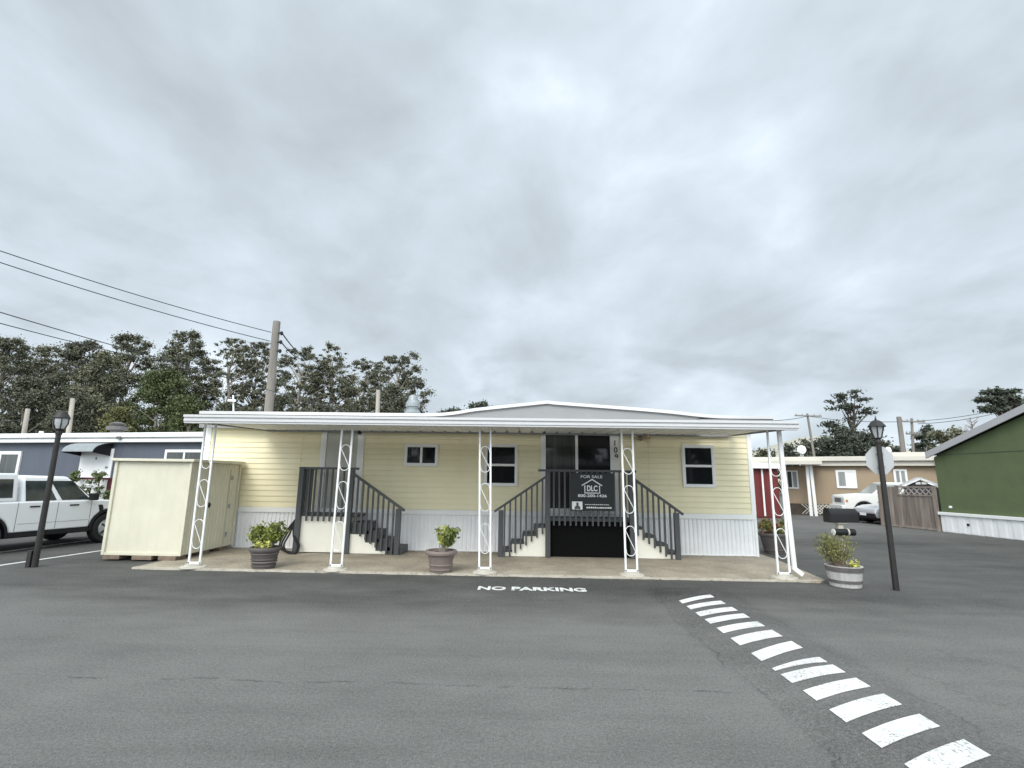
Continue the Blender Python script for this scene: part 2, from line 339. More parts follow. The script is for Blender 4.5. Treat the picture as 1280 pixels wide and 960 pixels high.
# ------------------------------------------------------------------ ground, slab, road paint
def asphalt():
    m = bpy.data.materials.new('asphalt'); m.use_nodes = True; nt = m.node_tree; L = nt.links.new
    b = nt.nodes['Principled BSDF']; b.inputs['Roughness'].default_value = 0.88; b.inputs['Specular IOR Level'].default_value = 0.3
    t = nt.nodes.new('ShaderNodeTexCoord'); sp = nt.nodes.new('ShaderNodeSeparateXYZ'); L(t.outputs['Object'], sp.inputs[0])
    def noise(scale, detail=5, rough=0.6, stretch=(1, 1, 1), loc=(0, 0, 0), dist=0.0):
        mpn = nt.nodes.new('ShaderNodeMapping'); mpn.inputs['Scale'].default_value = stretch; mpn.inputs['Location'].default_value = loc
        L(t.outputs['Object'], mpn.inputs[0])
        n = nt.nodes.new('ShaderNodeTexNoise'); n.inputs['Scale'].default_value = scale; n.inputs['Detail'].default_value = detail
        n.inputs['Roughness'].default_value = rough; n.inputs['Distortion'].default_value = dist; L(mpn.outputs[0], n.inputs['Vector']); return n.outputs['Fac']
    def mth(op, a, b_=None, clamp=False):
        n = nt.nodes.new('ShaderNodeMath'); n.operation = op; n.use_clamp = clamp
        for i, q in enumerate((a, b_)):
            if q is None: continue
            if isinstance(q, (int, float)): n.inputs[i].default_value = q
            else: L(q, n.inputs[i])
        return n.outputs[0]
    def rng(q, a, b_, c=0.0, d=1.0):
        n = nt.nodes.new('ShaderNodeMapRange'); n.inputs[1].default_value = a; n.inputs[2].default_value = b_; n.inputs[3].default_value = c; n.inputs[4].default_value = d
        L(q, n.inputs[0]); return n.outputs[0]
    big = noise(0.22, 4, 0.55); streak = noise(0.5, 6, 0.65, (0.22, 1.6, 1), (3, 1, 0)); mid = noise(1.7, 6, 0.7, (0.7, 1.2, 1)); fine = noise(38, 3, 0.75); grit = noise(110, 2, 0.8)
    val = mth('ADD', mth('ADD', rng(big, 0.3, 0.7, -0.018, 0.018), rng(streak, 0.3, 0.7, -0.018, 0.018)), rng(mid, 0.25, 0.75, -0.018, 0.018))
    val = mth('ADD', val, mth('ADD', rng(fine, 0.28, 0.72, -0.040, 0.040), rng(grit, 0.32, 0.68, -0.045, 0.045)))
    # a newer, darker sealed strip in front of the slab
    yw = mth('ADD', sp.outputs[1], rng(noise(0.6, 5, 0.6, (0.5, 1, 1), (9, 2, 0)), 0.2, 0.8, -1.1, 1.1))
    seal = mth('MULTIPLY', rng(yw, 7.0, 8.3), rng(yw, 22.0, 16.0))
    base = mth('ADD', mth('ADD', 0.123, val), mth('MULTIPLY', seal, -0.042))
    hx = mth('ADD', sp.outputs[0], rng(noise(1.4, 7, 0.7, loc=(17, 2, 0)), 0.2, 0.8, -.16, .16))
    hmp = mth('MULTIPLY', mth('MULTIPLY', rng(hx, 1.90, 2.06), rng(hx, 3.42, 3.20)), rng(sp.outputs[1], 8.9, 8.2))
    base = mth('ADD', base, mth('MULTIPLY', hmp, -0.022))
    # polished wheel path in the near lane
    path = mth('MULTIPLY', rng(sp.outputs[1], 3.2, 4.6), rng(sp.outputs[1], 7.4, 6.0))
    base = mth('ADD', base, mth('MULTIPLY', path, 0.016))
    # cracks: random web, the paving seam across the lane, the broken edge of the hump
    vo = nt.nodes.new('ShaderNodeTexVoronoi'); vo.feature = 'DISTANCE_TO_EDGE'; vo.inputs['Scale'].default_value = 0.42
    wob = nt.nodes.new('ShaderNodeVectorMath'); wob.operation = 'ADD'
    nz = nt.nodes.new('ShaderNodeTexNoise'); nz.inputs['Scale'].default_value = 1.6; nz.inputs['Detail'].default_value = 7; nz.inputs['Roughness'].default_value = 0.7
    L(t.outputs['Object'], nz.inputs['Vector'])
    L(t.outputs['Object'], wob.inputs[0]); L(nz.outputs['Color'], wob.inputs[1]); L(wob.outputs[0], vo.inputs['Vector'])
    web = mth('MULTIPLY', mth('MULTIPLY', rng(vo.outputs['Distance'], 0.007, 0.001), 0.55), rng(noise(0.35, 3, 0.5, loc=(5, 8, 0)), 0.55, 0.66))
    wy = noise(1.1, 7, 0.7, (1, 0.2, 1), (1, 1, 0)); seam = mth('ABSOLUTE', mth('SUBTRACT', mth('ADD', sp.outputs[1], rng(wy, 0.2, 0.8, -0.12, 0.12)), 4.62))
    seam = mth('MULTIPLY', rng(seam, 0.022, 0.004), mth('MULTIPLY', rng(noise(2.2, 5, 0.7, (1, 0.1, 1), (7, 7, 0)), 0.47, 0.60), rng(sp.outputs[0], 2.2, 1.9)))
    wx = noise(1.0, 8, 0.75, (0.2, 1, 1), (2, 5, 0)); edge = mth('ABSOLUTE', mth('SUBTRACT', mth('ADD', sp.outputs[0], rng(wx, 0.2, 0.8, -0.22, 0.22)), 1.98))
    edge = mth('MULTIPLY', rng(edge, 0.020, 0.003), mth('MULTIPLY', rng(noise(0.9, 5, 0.7, loc=(3, 3, 0)), 0.40, 0.55), rng(sp.outputs[1], 7.6, 6.6)))
    ex2 = mth('ABSOLUTE', mth('SUBTRACT', mth('ADD', sp.outputs[0], rng(wx, 0.2, 0.8, 0.3, -0.3)), 3.25))
    edge2 = mth('MULTIPLY', rng(ex2, 0.016, 0.003), mth('MULTIPLY', rng(noise(1.3, 5, 0.7, loc=(13, 3, 0)), 0.46, 0.6), rng(sp.outputs[1], 7.8, 6.8)))
    crack = mth('MAXIMUM', mth('MAXIMUM', web, seam), mth('MAXIMUM', edge, edge2), True)
    base = mth('MULTIPLY', base, mth('SUBTRACT', 1.0, mth('MULTIPLY', crack, 0.45)))
    base = mth('ADD', base, mth('MULTIPLY', rng(grit, 0.60, 0.72), 0.09))
    # oil drips, dark tyre arcs
    oil = mth('MULTIPLY', rng(noise(2.3, 4, 0.6, loc=(31, 6, 0)), 0.69, 0.76), rng(noise(0.3, 2, 0.5, loc=(2, 9, 0)), 0.45, 0.55))
    base = mth('MULTIPLY', base, mth('SUBTRACT', 1.0, mth('MULTIPLY', oil, 0.30)))
    tyre = mth('MULTIPLY', rng(noise(1.1, 3, 0.5, (0.06, 3.2, 1), (4, 14, 0), 0.3), 0.56, 0.70), 0.07)
    base = mth('MULTIPLY', base, mth('SUBTRACT', 1.0, tyre))
    # scuffs and pale specks
    sc = rng(noise(9, 3, 0.5, (0.5, 1.5, 1), (20, 4, 0)), 0.74, 0.80)
    base = mth('ADD', base, mth('MULTIPLY', sc, 0.10))
    cmb = nt.nodes.new('ShaderNodeCombineColor')
    L(mth('MULTIPLY', base, 1.02), cmb.inputs[0]); L(mth('MULTIPLY', base, 1.01), cmb.inputs[1]); L(mth('MULTIPLY', base, 0.94), cmb.inputs[2])
    L(cmb.outputs[0], b.inputs['Base Color'])
    bp = nt.nodes.new('ShaderNodeBump'); bp.inputs['Strength'].default_value = 0.35; bp.inputs['Distance'].default_value = 0.008
    L(mth('SUBTRACT', mth('ADD', fine, grit), mth('MULTIPLY', crack, 1.5)), bp.inputs['Height']); L(bp.outputs[0], b.inputs['Normal'])
    return m
M['asphalt'] = asphalt()
def worn_paint():
    m = mat('worn_road_paint', (0.74, 0.74, 0.71), 0.75, 0.06, 9.0, bump=0.3, bscale=110); nt = m.node_tree; L = nt.links.new; b = nt.nodes['Principled BSDF']
    src = b.inputs['Base Color'].links[0].from_socket; t = nt.nodes.new('ShaderNodeTexCoord')
    def nz(sc, det, lo, hi, st=(1, 1, 1)):
        mpn = nt.nodes.new('ShaderNodeMapping'); mpn.inputs['Scale'].default_value = st; L(t.outputs['Object'], mpn.inputs[0])
        n = nt.nodes.new('ShaderNodeTexNoise'); n.inputs['Scale'].default_value = sc; n.inputs['Detail'].default_value = det; n.inputs['Roughness'].default_value = .75; L(mpn.outputs[0], n.inputs['Vector'])
        r = nt.nodes.new('ShaderNodeMapRange'); r.inputs[1].default_value = lo; r.inputs[2].default_value = hi; L(n.outputs['Fac'], r.inputs[0]); return r.outputs[0]
    a, c_ = nz(38, 6, .50, .60), nz(2.6, 5, .46, .60)
    mu = nt.nodes.new('ShaderNodeMath'); mu.operation = 'MULTIPLY'; L(a, mu.inputs[0]); L(c_, mu.inputs[1])
    g2 = nt.nodes.new('ShaderNodeMath'); g2.operation = 'MULTIPLY'; g2.inputs[1].default_value = .55; L(nz(5, 6, .45, .75), g2.inputs[0])
    mx_ = nt.nodes.new('ShaderNodeMath'); mx_.operation = 'MAXIMUM'; L(mu.outputs[0], mx_.inputs[0]); L(g2.outputs[0], mx_.inputs[1])
    mx = nt.nodes.new('ShaderNodeMix'); mx.data_type = 'RGBA'; L(mx_.outputs[0], mx.inputs[0]); L(src, mx.inputs[6]); mx.inputs[7].default_value = (.15, .15, .145, 1); L(mx.outputs[2], b.inputs['Base Color'])
    return m
M['paint'] = worn_paint()
g = MB(); g.add([(-2500, -800, 0), (2500, -800, 0), (2500, 3500, 0), (-2500, 3500, 0)], [(0, 1, 2, 3)])
structure(g.build('ground', M['asphalt']))

# concrete slab of exposed aggregate under the awning
M['slab'] = mat('tan_aggregate_slab', (0.35, 0.305, 0.235), 0.9, 0.22, 1.6, bump=0.35, bscale=110, dirt=0.75, dirtcol=(0.15, 0.125, 0.10), speck=0.4, sscale=55)
M['slabedge'] = mat('pale_slab_edge', (0.48, 0.44, 0.36), 0.85, 0.2, 4.0, bump=0.2, bscale=90, dirt=0.5, dirtcol=(0.22, 0.19, 0.15), speck=0.2, sscale=60)
SLAB = 0.03
s = MB(); s.prism([(-7.15, 9.60), (4.9, 9.50), (5.25, 9.42), (5.42, 9.6), (5.75, 12.1), (5.75, 12.8), (-7.15, 12.8)], lambda x, y: (x, y, -0.05), lambda x, y: (x, y, SLAB))
structure(s.build('patio_slab', M['slab']))
s = MB()
xs = [-7.15 + 12.4 * i / 60 for i in range(61)]
top = [(x, 9.60 - 0.10 * (x + 7.15) / 12.4 + 0.012 * math.sin(i * 2.1)) for i, x in enumerate(xs)]
s.prism([(x, y + 0.035) for x, y in top] + [(x, y - 0.022 - 0.012 * abs(math.sin(i * 1.3))) for i, (x, y) in list(enumerate(top))[::-1]], lambda x, y: (x, y, -0.05), lambda x, y: (x, y, SLAB + 0.004))
structure(s.build('slab_edging', M['slabedge']))

HUMP = 0.045
def hump_z(x): t = (x - 2.62) / 0.62; return HUMP * max(0.0, 1 - t * t) ** 1.0 if abs(t) < 1 else 0.0
hm = MB(); nx, ny = 16, 3; o = 0
for j in range(ny + 1):
    y = -2.0 + (8.6 + 2.0) * j / ny
    for i in range(nx + 1):
        x = 2.0 + 1.24 * i / nx; hm.v.append((x, y, 0.0012 + hump_z(x)))
for j in range(ny):
    for i in range(nx):
        a = j * (nx + 1) + i; hm.f.append((a, a + 1, a + nx + 2, a + nx + 1))
hump = structure(hm.build('speed_hump', M['asphalt'], smooth=True))
stripes = [(7.72, .40, .165), (7.40, .33, .175), (7.06, .31, .19), (6.73, .30, .19), (6.36, .30, .20), (5.97, .34, .24), (5.48, .42, .22), (5.16, .24, .15), (4.92, .28, .19), (4.57, .31, .19), (4.22, .33, .20), (3.86, .33, .19), (3.48, .34, .20), (3.12, .33, .2)]
for k, (y0, sk, th) in enumerate(stripes):
    mb = MB(); n = 12; x0, x1 = 2.26 + 0.006 * k, 2.85 + 0.010 * k; cols = []
    for i in range(n + 1):
        f = i / n; x = x0 + (x1 - x0) * f; yy = y0 + sk * f
        t0 = th
        if k == 7: yy -= th * 0.62 * (1 - f) ** 1.4; t0 = th * (0.38 + 0.5 * f)
        cols.append((x, yy, t0))
    for x, yy, t0 in cols:
        mb.v.append((x, yy, hump_z(x) + 0.009)); mb.v.append((x, yy - t0, hump_z(x) + 0.009))
    for i in range(n): mb.f.append((2 * i, 2 * i + 1, 2 * i + 3, 2 * i + 2))
    st = mb.build('painted_stripe', M['paint'], hump)
    sol = st.modifiers.new('thick', 'SOLIDIFY'); sol.thickness = 0.004
# NO PARKING lettering, bay lines
structure(text_mesh('NO PARKING', 'pavement_lettering', M['paint'], (1.72, 0.26), lambda a, b_, d: (-0.69 + a, 8.36 + b_ , 0.004 + d), bold=0.035))
for k, (p, q, w) in enumerate([(G(-260, 745), G(150, 685), 0.085), (G(-160, 712), G(128, 673), 0.10)]):
    dq = (q - p).normalized(); nn = Vector((-dq.y, dq.x, 0)) * w / 2; p, q = p - dq * 0.2, q + dq * 4.0
    mb = MB(); mb.hexa([p - nn + Vector((0, 0, .001)), p + nn + Vector((0, 0, .001)), q + nn + Vector((0, 0, .001)), q - nn + Vector((0, 0, .001))], [a + Vector((0, 0, .006)) for a in (p - nn, p + nn, q + nn, q - nn)])
    structure(mb.build('parking_line', M['paint']))

# ------------------------------------------------------------------ the cream mobile home
HY = 12.40; HX0, HX1 = -7.80, 5.50; HB = 18.6; SK = 0.86; WT = 3.05
home = thing('mobile_home', 'cream lap-sided mobile home with white ribbed skirting and a low arched roof front', 'mobile home', (HX0 / 2 + HX1 / 2, 15.5, 0))
w = MB(); lapped(w, HX0, HX1, HY, SK + 0.12, WT, 0.128); w.box(HX0, HX1, HY + 0.002, HB, SK, WT)
w.build('siding_wall', M['cream'], home)
for x in (-5.45, -1.55, 3.05):
    k = MB(); k.box(x, x + .012, HY - .019, HY - .002, SK + .13, WT - .2); k.build('siding_joint', M['cream'], home)
k = MB(); ribbed(k, (HX0 + 0.02, HY + 0.012), (HX1 - 0.02, HY + 0.012), 0.03, SK, 0.098, 0.02, (0, -1)); ribbed(k, (HX1 - 0.02, HY + 0.012), (HX1 - 0.02, HB), 0.03, SK, 0.098, 0.02, (1, 0))
k.box(HX0 + 0.03, HX1 - 0.03, HY + 0.016, HB - 0.05, 0.0, SK - 0.002)
k.build('skirting', M['skirt'], home)
k = MB(); k.box(HX0 - 0.01, HX1 + 0.03, HY - 0.035, HY + 0.10, SK, SK + 0.118); k.box(HX1 - 0.03, HX1 + 0.032, HY - 0.03, HY + 0.08, 0.02, SK - 0.002); k.box(HX0, HX1 + 0.01, HY - 0.02, HY + 0.01, 0.032, 0.062)
k.build('skirting_rail', M['white'], home, bevel=0.008)
for x in (HX0, HX1):
    k = MB(); k.box(x - 0.07, x + 0.07 if x < 0 else x + 0.035, HY - 0.03, HY + 0.06, SK + 0.120, WT - 0.01)
    k.build('corner_trim', M['white'], home, bevel=0.006)
# roof: low arch over the middle
RY = HY - 0.28
def roof_z(x):
    pk, z0 = 0.70, 3.25
    d = (x - pk)
    if d < 0: t = min(1, -d / 3.1); h = 0.36 * (1 - t) ** 1.0 if t < 0.62 else 0.36 * 0.38 * ((1 - t) / 0.38) ** 2
    else: t = min(1, d / 4.2); h = 0.33 * (1 - t) if t < 0.7 else 0.33 * 0.3 * ((1 - t) / 0.3) ** 1.6
    return z0 + h + (0.03 if d > 0 else 0.0) * min(1, max(d, 0) / 2.0)
xs = [HX0 - 0.12 + (5.98 - HX0 + 0.12) * i / 80 for i in range(81)]
rf = MB(); top = [(x, roof_z(x)) for x in xs]; bot = [(x, z - 0.05) for x, z in top]
rf.prism(top + bot[::-1], lambda x, z: (x, RY, z), lambda x, z: (x, HB + 0.25, z))
rf.build('roof', M['roofw'], home)
gp = MB(); gx = [x for x in xs if x < 4.25]
gp.prism([(x, roof_z(x) - 0.052) for x in gx] + [(gx[-1], 2.86), (gx[0], 2.86)], lambda x, z: (x, RY + 0.03, z), lambda x, z: (x, RY + 0.07, z))
gp.build('arched_fascia', M['gable'], home)
tr = MB(); tr.prism([(x, z + 0.012) for x, z in top] + [(x, z - 0.062) for x, z in top][::-1], lambda x, z: (x, RY - 0.03, z), lambda x, z: (x, RY - 0.003, z))
tr.build('roof_trim', M['fascia'], home)
tr = MB(); tr.prism([(x, z - 0.064) for x, z in top] + [(x, z - 0.082) for x, z in top][::-1], lambda x, z: (x, RY - 0.012, z), lambda x, z: (x, RY + 0.028, z)); tr.build('trim_shadow_line', M['hoop'], home)  # thin dark strip added as a painted shadow line below the roof trim
k = MB(); k.box(4.22, 5.98, RY - 0.02, RY + 0.25, 3.10, 3.20); k.box(4.30, 5.9, RY + 0.05, HY, 3.00, 3.099); k.build('eave_gutter', M['gable'], home, bevel=0.01)
k = MB(); k.lathe([(0.15, 0), (0.15, 0.26), (0.22, 0.26), (0.23, 0.34), (0.15, 0.44), (0.15, 0.50), (0.20, 0.50), (0.20, 0.60), (0.14, 0.68), (0.12, 0.80), (0.04, 0.84)], 18, (P(516, 510, 13.8).x, 13.8, 3.16))
k.build('roof_vent', M['galv'], home)
k = MB(); k.lathe([(0.10, 0), (0.10, 0.14), (0.17, 0.15), (0.12, 0.24), (0.03, 0.26)], 14, (4.2, 13.2, 3.25)); k.smooth = True; k.build('roof_vent', M['lampm'], home)
k = MB(); k.prism([(-2.55, 3.28), (-1.9, 3.28), (-2.0, 3.46), (-2.42, 3.46)], lambda x, z: (x, 13.6, z), lambda x, z: (x, 14.4, z)); k.build('skylight', M['roofw'], home, bevel=0.03)

def window(parent, x0, x1, z0, z1, y, fw=0.075, split='v', glass='glass', deep=0.035, build=True):
    f = MB(); yb = y + 0.01; yf = y - deep
    f.box(x0, x1, yf, yb, z1 - fw, z1); f.box(x0, x1, yf, yb, z0, z0 + fw)
    f.box(x0, x0 + fw, yf, yb, z0 + fw, z1 - fw); f.box(x1 - fw, x1, yf, yb, z0 + fw, z1 - fw)
    t = fw * 0.42
    if split == 'v':
        xm = (x0 + x1) / 2; f.box(xm - t, xm + t, yf + 0.012, yb, z0 + fw, z1 - fw)
        panes = [(x0 + fw, xm - t, z0 + fw, z1 - fw), (xm + t, x1 - fw, z0 + fw, z1 - fw)]
    elif split == 'h':
        zm = (z0 + z1) / 2; f.box(x0 + fw, x1 - fw, yf + 0.012, yb, zm - t, zm + t)
        panes = [(x0 + fw, x1 - fw, z0 + fw, zm - t), (x0 + fw, x1 - fw, zm + t, z1 - fw)]
    else: panes = [(x0 + fw, x1 - fw, z0 + fw, z1 - fw)]
    fr = f.build('window', M['white'], parent, bevel=0.006)
    for a, b_, c, d in panes:
        p = MB(); p.box(a - 0.004, b_ + 0.004, y - 0.022, y + 0.004, c - 0.004, d + 0.004); p.build('pane', M[glass], fr)
    return fr
def HP(px, py): q = P(px, py, HY); return q.x, q.z
def hrect(x0, y0, x1, y1):
    a, b_ = HP(x0, y0), HP(x1, y1); return a[0], b_[0], b_[1], a[1]
WY = HY - 0.018
for (a, b_, c, d), sp_ in ((hrect(506.5, 555, 547.5, 583), 'v'), (hrect(606, 555, 647, 608), 'h'), (hrect(851, 556, 894.5, 609.5), 'h')):
    window(home, a, b_, c, d, WY, split=sp_)
# front door
x0, x1, z0, z1 = hrect(403.5, 537, 450, 641)
d = MB(); d.box(x0, x0 + 0.14, WY - 0.03, HY, 0.98, z1); d.box(x1 - 0.16, x1, WY - 0.03, HY, 0.98, z1); d.box(x0 + 0.14, x1 - 0.16, WY - 0.03, HY, z1 - 0.06, z1)
dr = d.build('door_frame', M['white'], home, bevel=0.008)
d = MB(); d.box(x0 + 0.143, x1 - 0.163, WY - 0.008, HY, 0.98, z1 - 0.063)
for zz0, zz1 in ((1.12, 1.75), (1.9, 2.65)): d.box(x0 + 0.24, x1 - 0.26, WY - 0.014, WY - 0.006, zz0, zz1)
ddr = d.build('door', M['door'], home, bevel=0.004)
k = MB(); k.lathe([(0.012, 0), (0.03, 0.02), (0.035, 0.05), (0.015, 0.07)], 12); kk = [(x1 - 0.21 + a, WY - 0.008 - c, 1.62 + b_) for a, b_, c in k.v]; k.v = kk; k.smooth = True; k.build('handle', M['black'], ddr)
k = MB(); k.lathe([(0.022, 0), (0.022, 0.03)], 12); k.v = [(x1 - 0.21 + a, WY - 0.008 - c, 1.78 + b_) for a, b_, c in k.v]; k.build('lock', M['black'], ddr)
# sliding glass door
x0, x1, z0, z1 = hrect(676, 539.5, 775, 643)
d = MB(); fy = WY - 0.045; x1f = x1
d.box(x0, x1f, fy, HY, z1 - 0.085, z1); d.box(x0, x1f, fy, HY, z0, z0 + 0.12)
d.box(x0, x0 + 0.12, fy, HY, z0 + 0.12, z1 - 0.085); d.box(x1f - 0.21, x1f, fy, HY, z0 + 0.12, z1 - 0.085)
xm = HP(720.5, 560)[0]; d.box(xm - 0.035, xm + 0.035, fy + 0.012, HY, z0 + 0.12, z1 - 0.085)
sd = d.build('sliding_door', M['white'], home, bevel=0.008)
for a, b_, mm in ((x0 + 0.12, xm - 0.035, 'bronze'), (xm + 0.035, x1f - 0.21, 'glass')):
    p = MB(); p.box(a - 0.003, b_ + 0.003, WY - 0.03, HY, z0 + 0.117, z1 - 0.082); p.build('pane', M[mm], sd)
for i, ch in enumerate('109'):
    ww = 0.022 if ch == '1' else 0.085
    text_mesh(ch, 'house_number', M['black'], (ww, 0.135), (lambda i: lambda a, b_, dd: (x1f - 0.135 + (0.03 if i == 0 else 0.0) + i * 0.015 + a, fy - 0.002 - dd, 2.55 - i * 0.165 + b_))(i), home, depth=0.008, bold=0.01)
# small fittings
for px, py in ((679.5, 540.5), (451, 540.5)):
    x, z = HP(px, py); k = MB(); k.lathe([(0.03, 0), (0.05, 0.03), (0.055, 0.08), (0.03, 0.10)], 14); k.v = [(x + a, WY - 0.01 - c, z + b_) for a, b_, c in k.v]; k.smooth = True
    k.build('security_camera', M['black'], home)
x, z = HP(800, 548)
k = MB()
k.lathe([(0.06, 0), (0.06, 0.03)], 12); k.v = [(x + a, WY - c, z + b_) for a, b_, c in k.v]
fl = k.build('flood_light', M['potmauve'], home)
for sx in (-1, 1):
    k = MB(); p0 = Vector((x, WY - 0.03, z)); p1 = Vector((x + sx * 0.10, WY - 0.07, z + 0.01)); p2 = Vector((x + sx * 0.19, WY - 0.13, z + 0.03))
    k.tube([p0, p1, p2], [0.014, 0.03, 0.055], 10); k.smooth = True; k.build('lamp_head', M['tan'], fl)

# ------------------------------------------------------------------ the awning
AF = 9.32; AX0, AX1 = P(230.5, 522, AF).x, P(998.5, 536, AF).x; AZ0, AZ1 = 2.675, 2.830
awn = thing('patio_awning', 'long flat white patio awning on scrolled metal posts in front of the cream home', 'awning', (-0.6, 10.8, 0))
f = MB()
prof = [(AF, AZ0), (AF + 0.10, AZ0), (AF + 0.10, AZ0 + 0.02), (AF + 0.05, AZ0 + 0.02), (AF + 0.05, AZ1), (AF - 0.035, AZ1), (AF - 0.035, AZ1 - 0.045), (AF - 0.008, AZ1 - 0.055), (AF - 0.008, AZ1 - 0.085), (AF - 0.018, AZ1 - 0.090), (AF - 0.018, AZ0 + 0.035), (AF, AZ0 + 0.028)]
f.prism(prof, lambda y, z: (AX0, y, z), lambda y, z: (AX1, y, z)); f.build('fascia', M['fascia'], awn)
def az(y): return AZ1 - 0.06 + (y - AF) * 0.036
f = MB(); n = 38; step = (AX1 - AX0 - 0.1) / n; pr = []
for i in range(n):
    x = AX0 + 0.05 + i * step; pr += [(x, 0), (x + 0.03, -0.045), (x + step - 0.05, -0.045), (x + step - 0.02, 0)]
o = 0
for x, dz in pr:
    for y in (AF + 0.055, RY + 0.02): f.v.append((x, y, az(y) + dz))
for i in range(len(pr) - 1): f.f.append((2 * i, 2 * i + 2, 2 * i + 3, 2 * i + 1))
rp = f.build('roof_panel', M['white'], awn); sm = rp.modifiers.new('t', 'SOLIDIFY'); sm.thickness = 0.012
for x in (AX0, AX1 - 0.06):
    f = MB(); f.hexa([(x, AF + 0.052, AZ0 + 0.02), (x + 0.06, AF + 0.052, AZ0 + 0.02), (x + 0.06, HY - 0.05, AZ0 + 0.14), (x, HY - 0.05, AZ0 + 0.14)], [(x, AF + 0.052, AZ1 - 0.002), (x + 0.06, AF + 0.052, AZ1 - 0.002), (x + 0.06, HY - 0.05, AZ1 + 0.11), (x, HY - 0.05, AZ1 + 0.11)])
    f.build('side_beam', M['gable'], awn)
f = MB(); f.box(AX0 + 0.07, min(AX1, HX1) - 0.07, HY - 0.12, HY - 0.03, 2.80, 2.90); f.build('wall_ledger', M['gable'], awn)
PY = 9.74
def post(bx, tx, w=0.104, downspout=False):
    pm = MB(); zt = AZ0 + 0.03; zb = SLAB + 0.06
    X = lambda z: bx + (tx - bx) * (z - zb) / (zt - zb)
    for s_ in (-1, 1):
        pm.bar((bx + s_ * w, PY, zb), (tx + s_ * w, PY, zt), 0.034, 0.034)
    pm.bar((bx - w - 0.018, PY, zb + 0.016), (bx + w + 0.018, PY, zb + 0.016), 0.034, 0.034)
    po = pm.build('post', M['white'], awn, bevel=0.004)
    for za, zc_ in ((2.33, 1.84), (1.63, 1.12), (0.89, 0.36)):
        r = w - 0.02; pts = []
        for i in range(9):
            a = math.pi * i / 8; pts.append((math.cos(a) * r, za - r + math.sin(a) * r))
        pts = [(r, za - r - 0.03)] + pts
        for i in range(9):
            a = -math.pi * i / 8; pts.append((math.cos(a) * r, zc_ + r + math.sin(a) * r))
        pts.append((-r, zc_ + r + 0.03))
        sm_ = MB(); sm_.tube([(X(z) + x, PY, z) for x, z in pts], 0.0068, 6); sm_.smooth = True; sm_.build('scroll', M['white'], po)
    fm = MB(); fm.lathe([(0.225, 0.0), (0.215, 0.02), (0.15, 0.03), (0.14, 0.06)], 18, (bx, PY - 0.02, SLAB)); fm.build('footing', M['conc'], po)
    return po
for (px, py), (qx, qy) in (((242.5, 711), (263, 535)), ((420, 713), (434.5, 535)), ((606, 718), (606.5, 537)), ((789.5, 720), (783.5, 540)), ((980, 722), (966, 541))):
    post(P(px, py - 4, PY).x, P(qx, qy, PY).x)
f = MB(); bx = P(993, 715, PY).x; tx = P(973, 541, PY).x
f.bar((tx, PY - 0.02, AZ0 + 0.02), (bx, PY - 0.02, 0.17), 0.075, 0.055); f.bar((bx, PY - 0.02, 0.19), (bx + 0.11, PY - 0.08, 0.09), 0.075, 0.055)
f.build('downspout', M['white'], awn, bevel=0.008)

# ------------------------------------------------------------------ porch steps
SY = 11.70
def baluster(parent, x, z0, z1, y=SY - 0.02):
    m = MB(); m.box(x - 0.019, x + 0.019, y - 0.019, y + 0.019, z0, z1); m.build('baluster', M['grail'], parent)
def newel(parent, x, z1, y=SY, w=0.055):
    m = MB(); m.box(x - w, x + w, y - w, y + w, SLAB, z1); m.build('railing_post', M['grail'], parent, bevel=0.005)
# the left flight
ls = thing('porch_steps', 'cream and dark grey wooden steps with railing below the grey-green entry door', 'steps', (-4.0, 12.0, SLAB))
LX0, LX1, LZ = -5.06, -3.75, 0.89
m = MB(); m.box(LX0 + 0.05, LX1 - 0.12, SY + 0.045, HY - 0.06, SLAB + 0.02, LZ - 0.06); m.build('side_panel', M['creamp'], ls, bevel=0.004)
m = MB(); m.box(LX0, LX1 + 0.05, SY + 0.03, HY - 0.05, LZ - 0.058, LZ); m.build('landing', M['grail'], ls, bevel=0.006)
ends = [-3.44, -3.20, -2.94, -2.68]; starts = [LX1 - 0.08, -3.52, -3.27, -3.01]
st = MB(); poly = [(LX1 - 0.11, SLAB + 0.02)]
for i, (a, e_) in enumerate(zip(starts, ends)):
    zt = LZ - 0.175 * (i + 1); b = MB(); b.box(a, e_, SY + 0.02, HY - 0.06, max(SLAB + .012, zt - 0.26) if i < 3 else SLAB + 0.012, zt); b.build('step', M['grail'], ls, bevel=0.006)
zt = [LZ - 0.175 * (i + 1) - 0.262 for i in range(4)]
poly = [(LX1 - 0.115, SLAB + .01), (-2.80, SLAB + .01), (-2.80, max(0.10, zt[3])), (starts[3] - 0.01, max(0.10, zt[3])), (starts[3] - .01, zt[2]), (starts[2] - .01, zt[2]), (starts[2] - .01, zt[1]), (starts[1] - .01, zt[1]), (starts[1] - .01, zt[0]), (LX1 - 0.115, zt[0])]
m = MB(); m.prism(poly, lambda x, z: (x, SY + 0.03, z), lambda x, z: (x, SY + 0.09, z)); m.build('stringer', M['creamp'], ls)
newel(ls, LX0 - 0.01, 1.90); newel(ls, LX1 - 0.17, 1.90); newel(ls, -2.79, 1.03)
m = MB(); m.bar((LX0 - 0.07, SY - 0.005, 1.91), (LX1 - 0.02, SY - 0.005, 1.91), 0.05, 0.10); m.bar((LX0, SY + 0.05, 1.91), (LX0, HY - 0.05, 1.91), 0.05, 0.06)
m.build('handrail', M['grail'], ls)
m = MB(); a, b_ = Vector((LX1 - 0.14, SY - 0.005, 1.80)), Vector((-2.66, SY - 0.005, 0.99)); m.bar(a, b_, 0.05, 0.09); m.build('handrail', M['grail'], ls)
for i in range(8): baluster(ls, LX0 + 0.18 + i * 0.132, LZ - 0.16, 1.89)
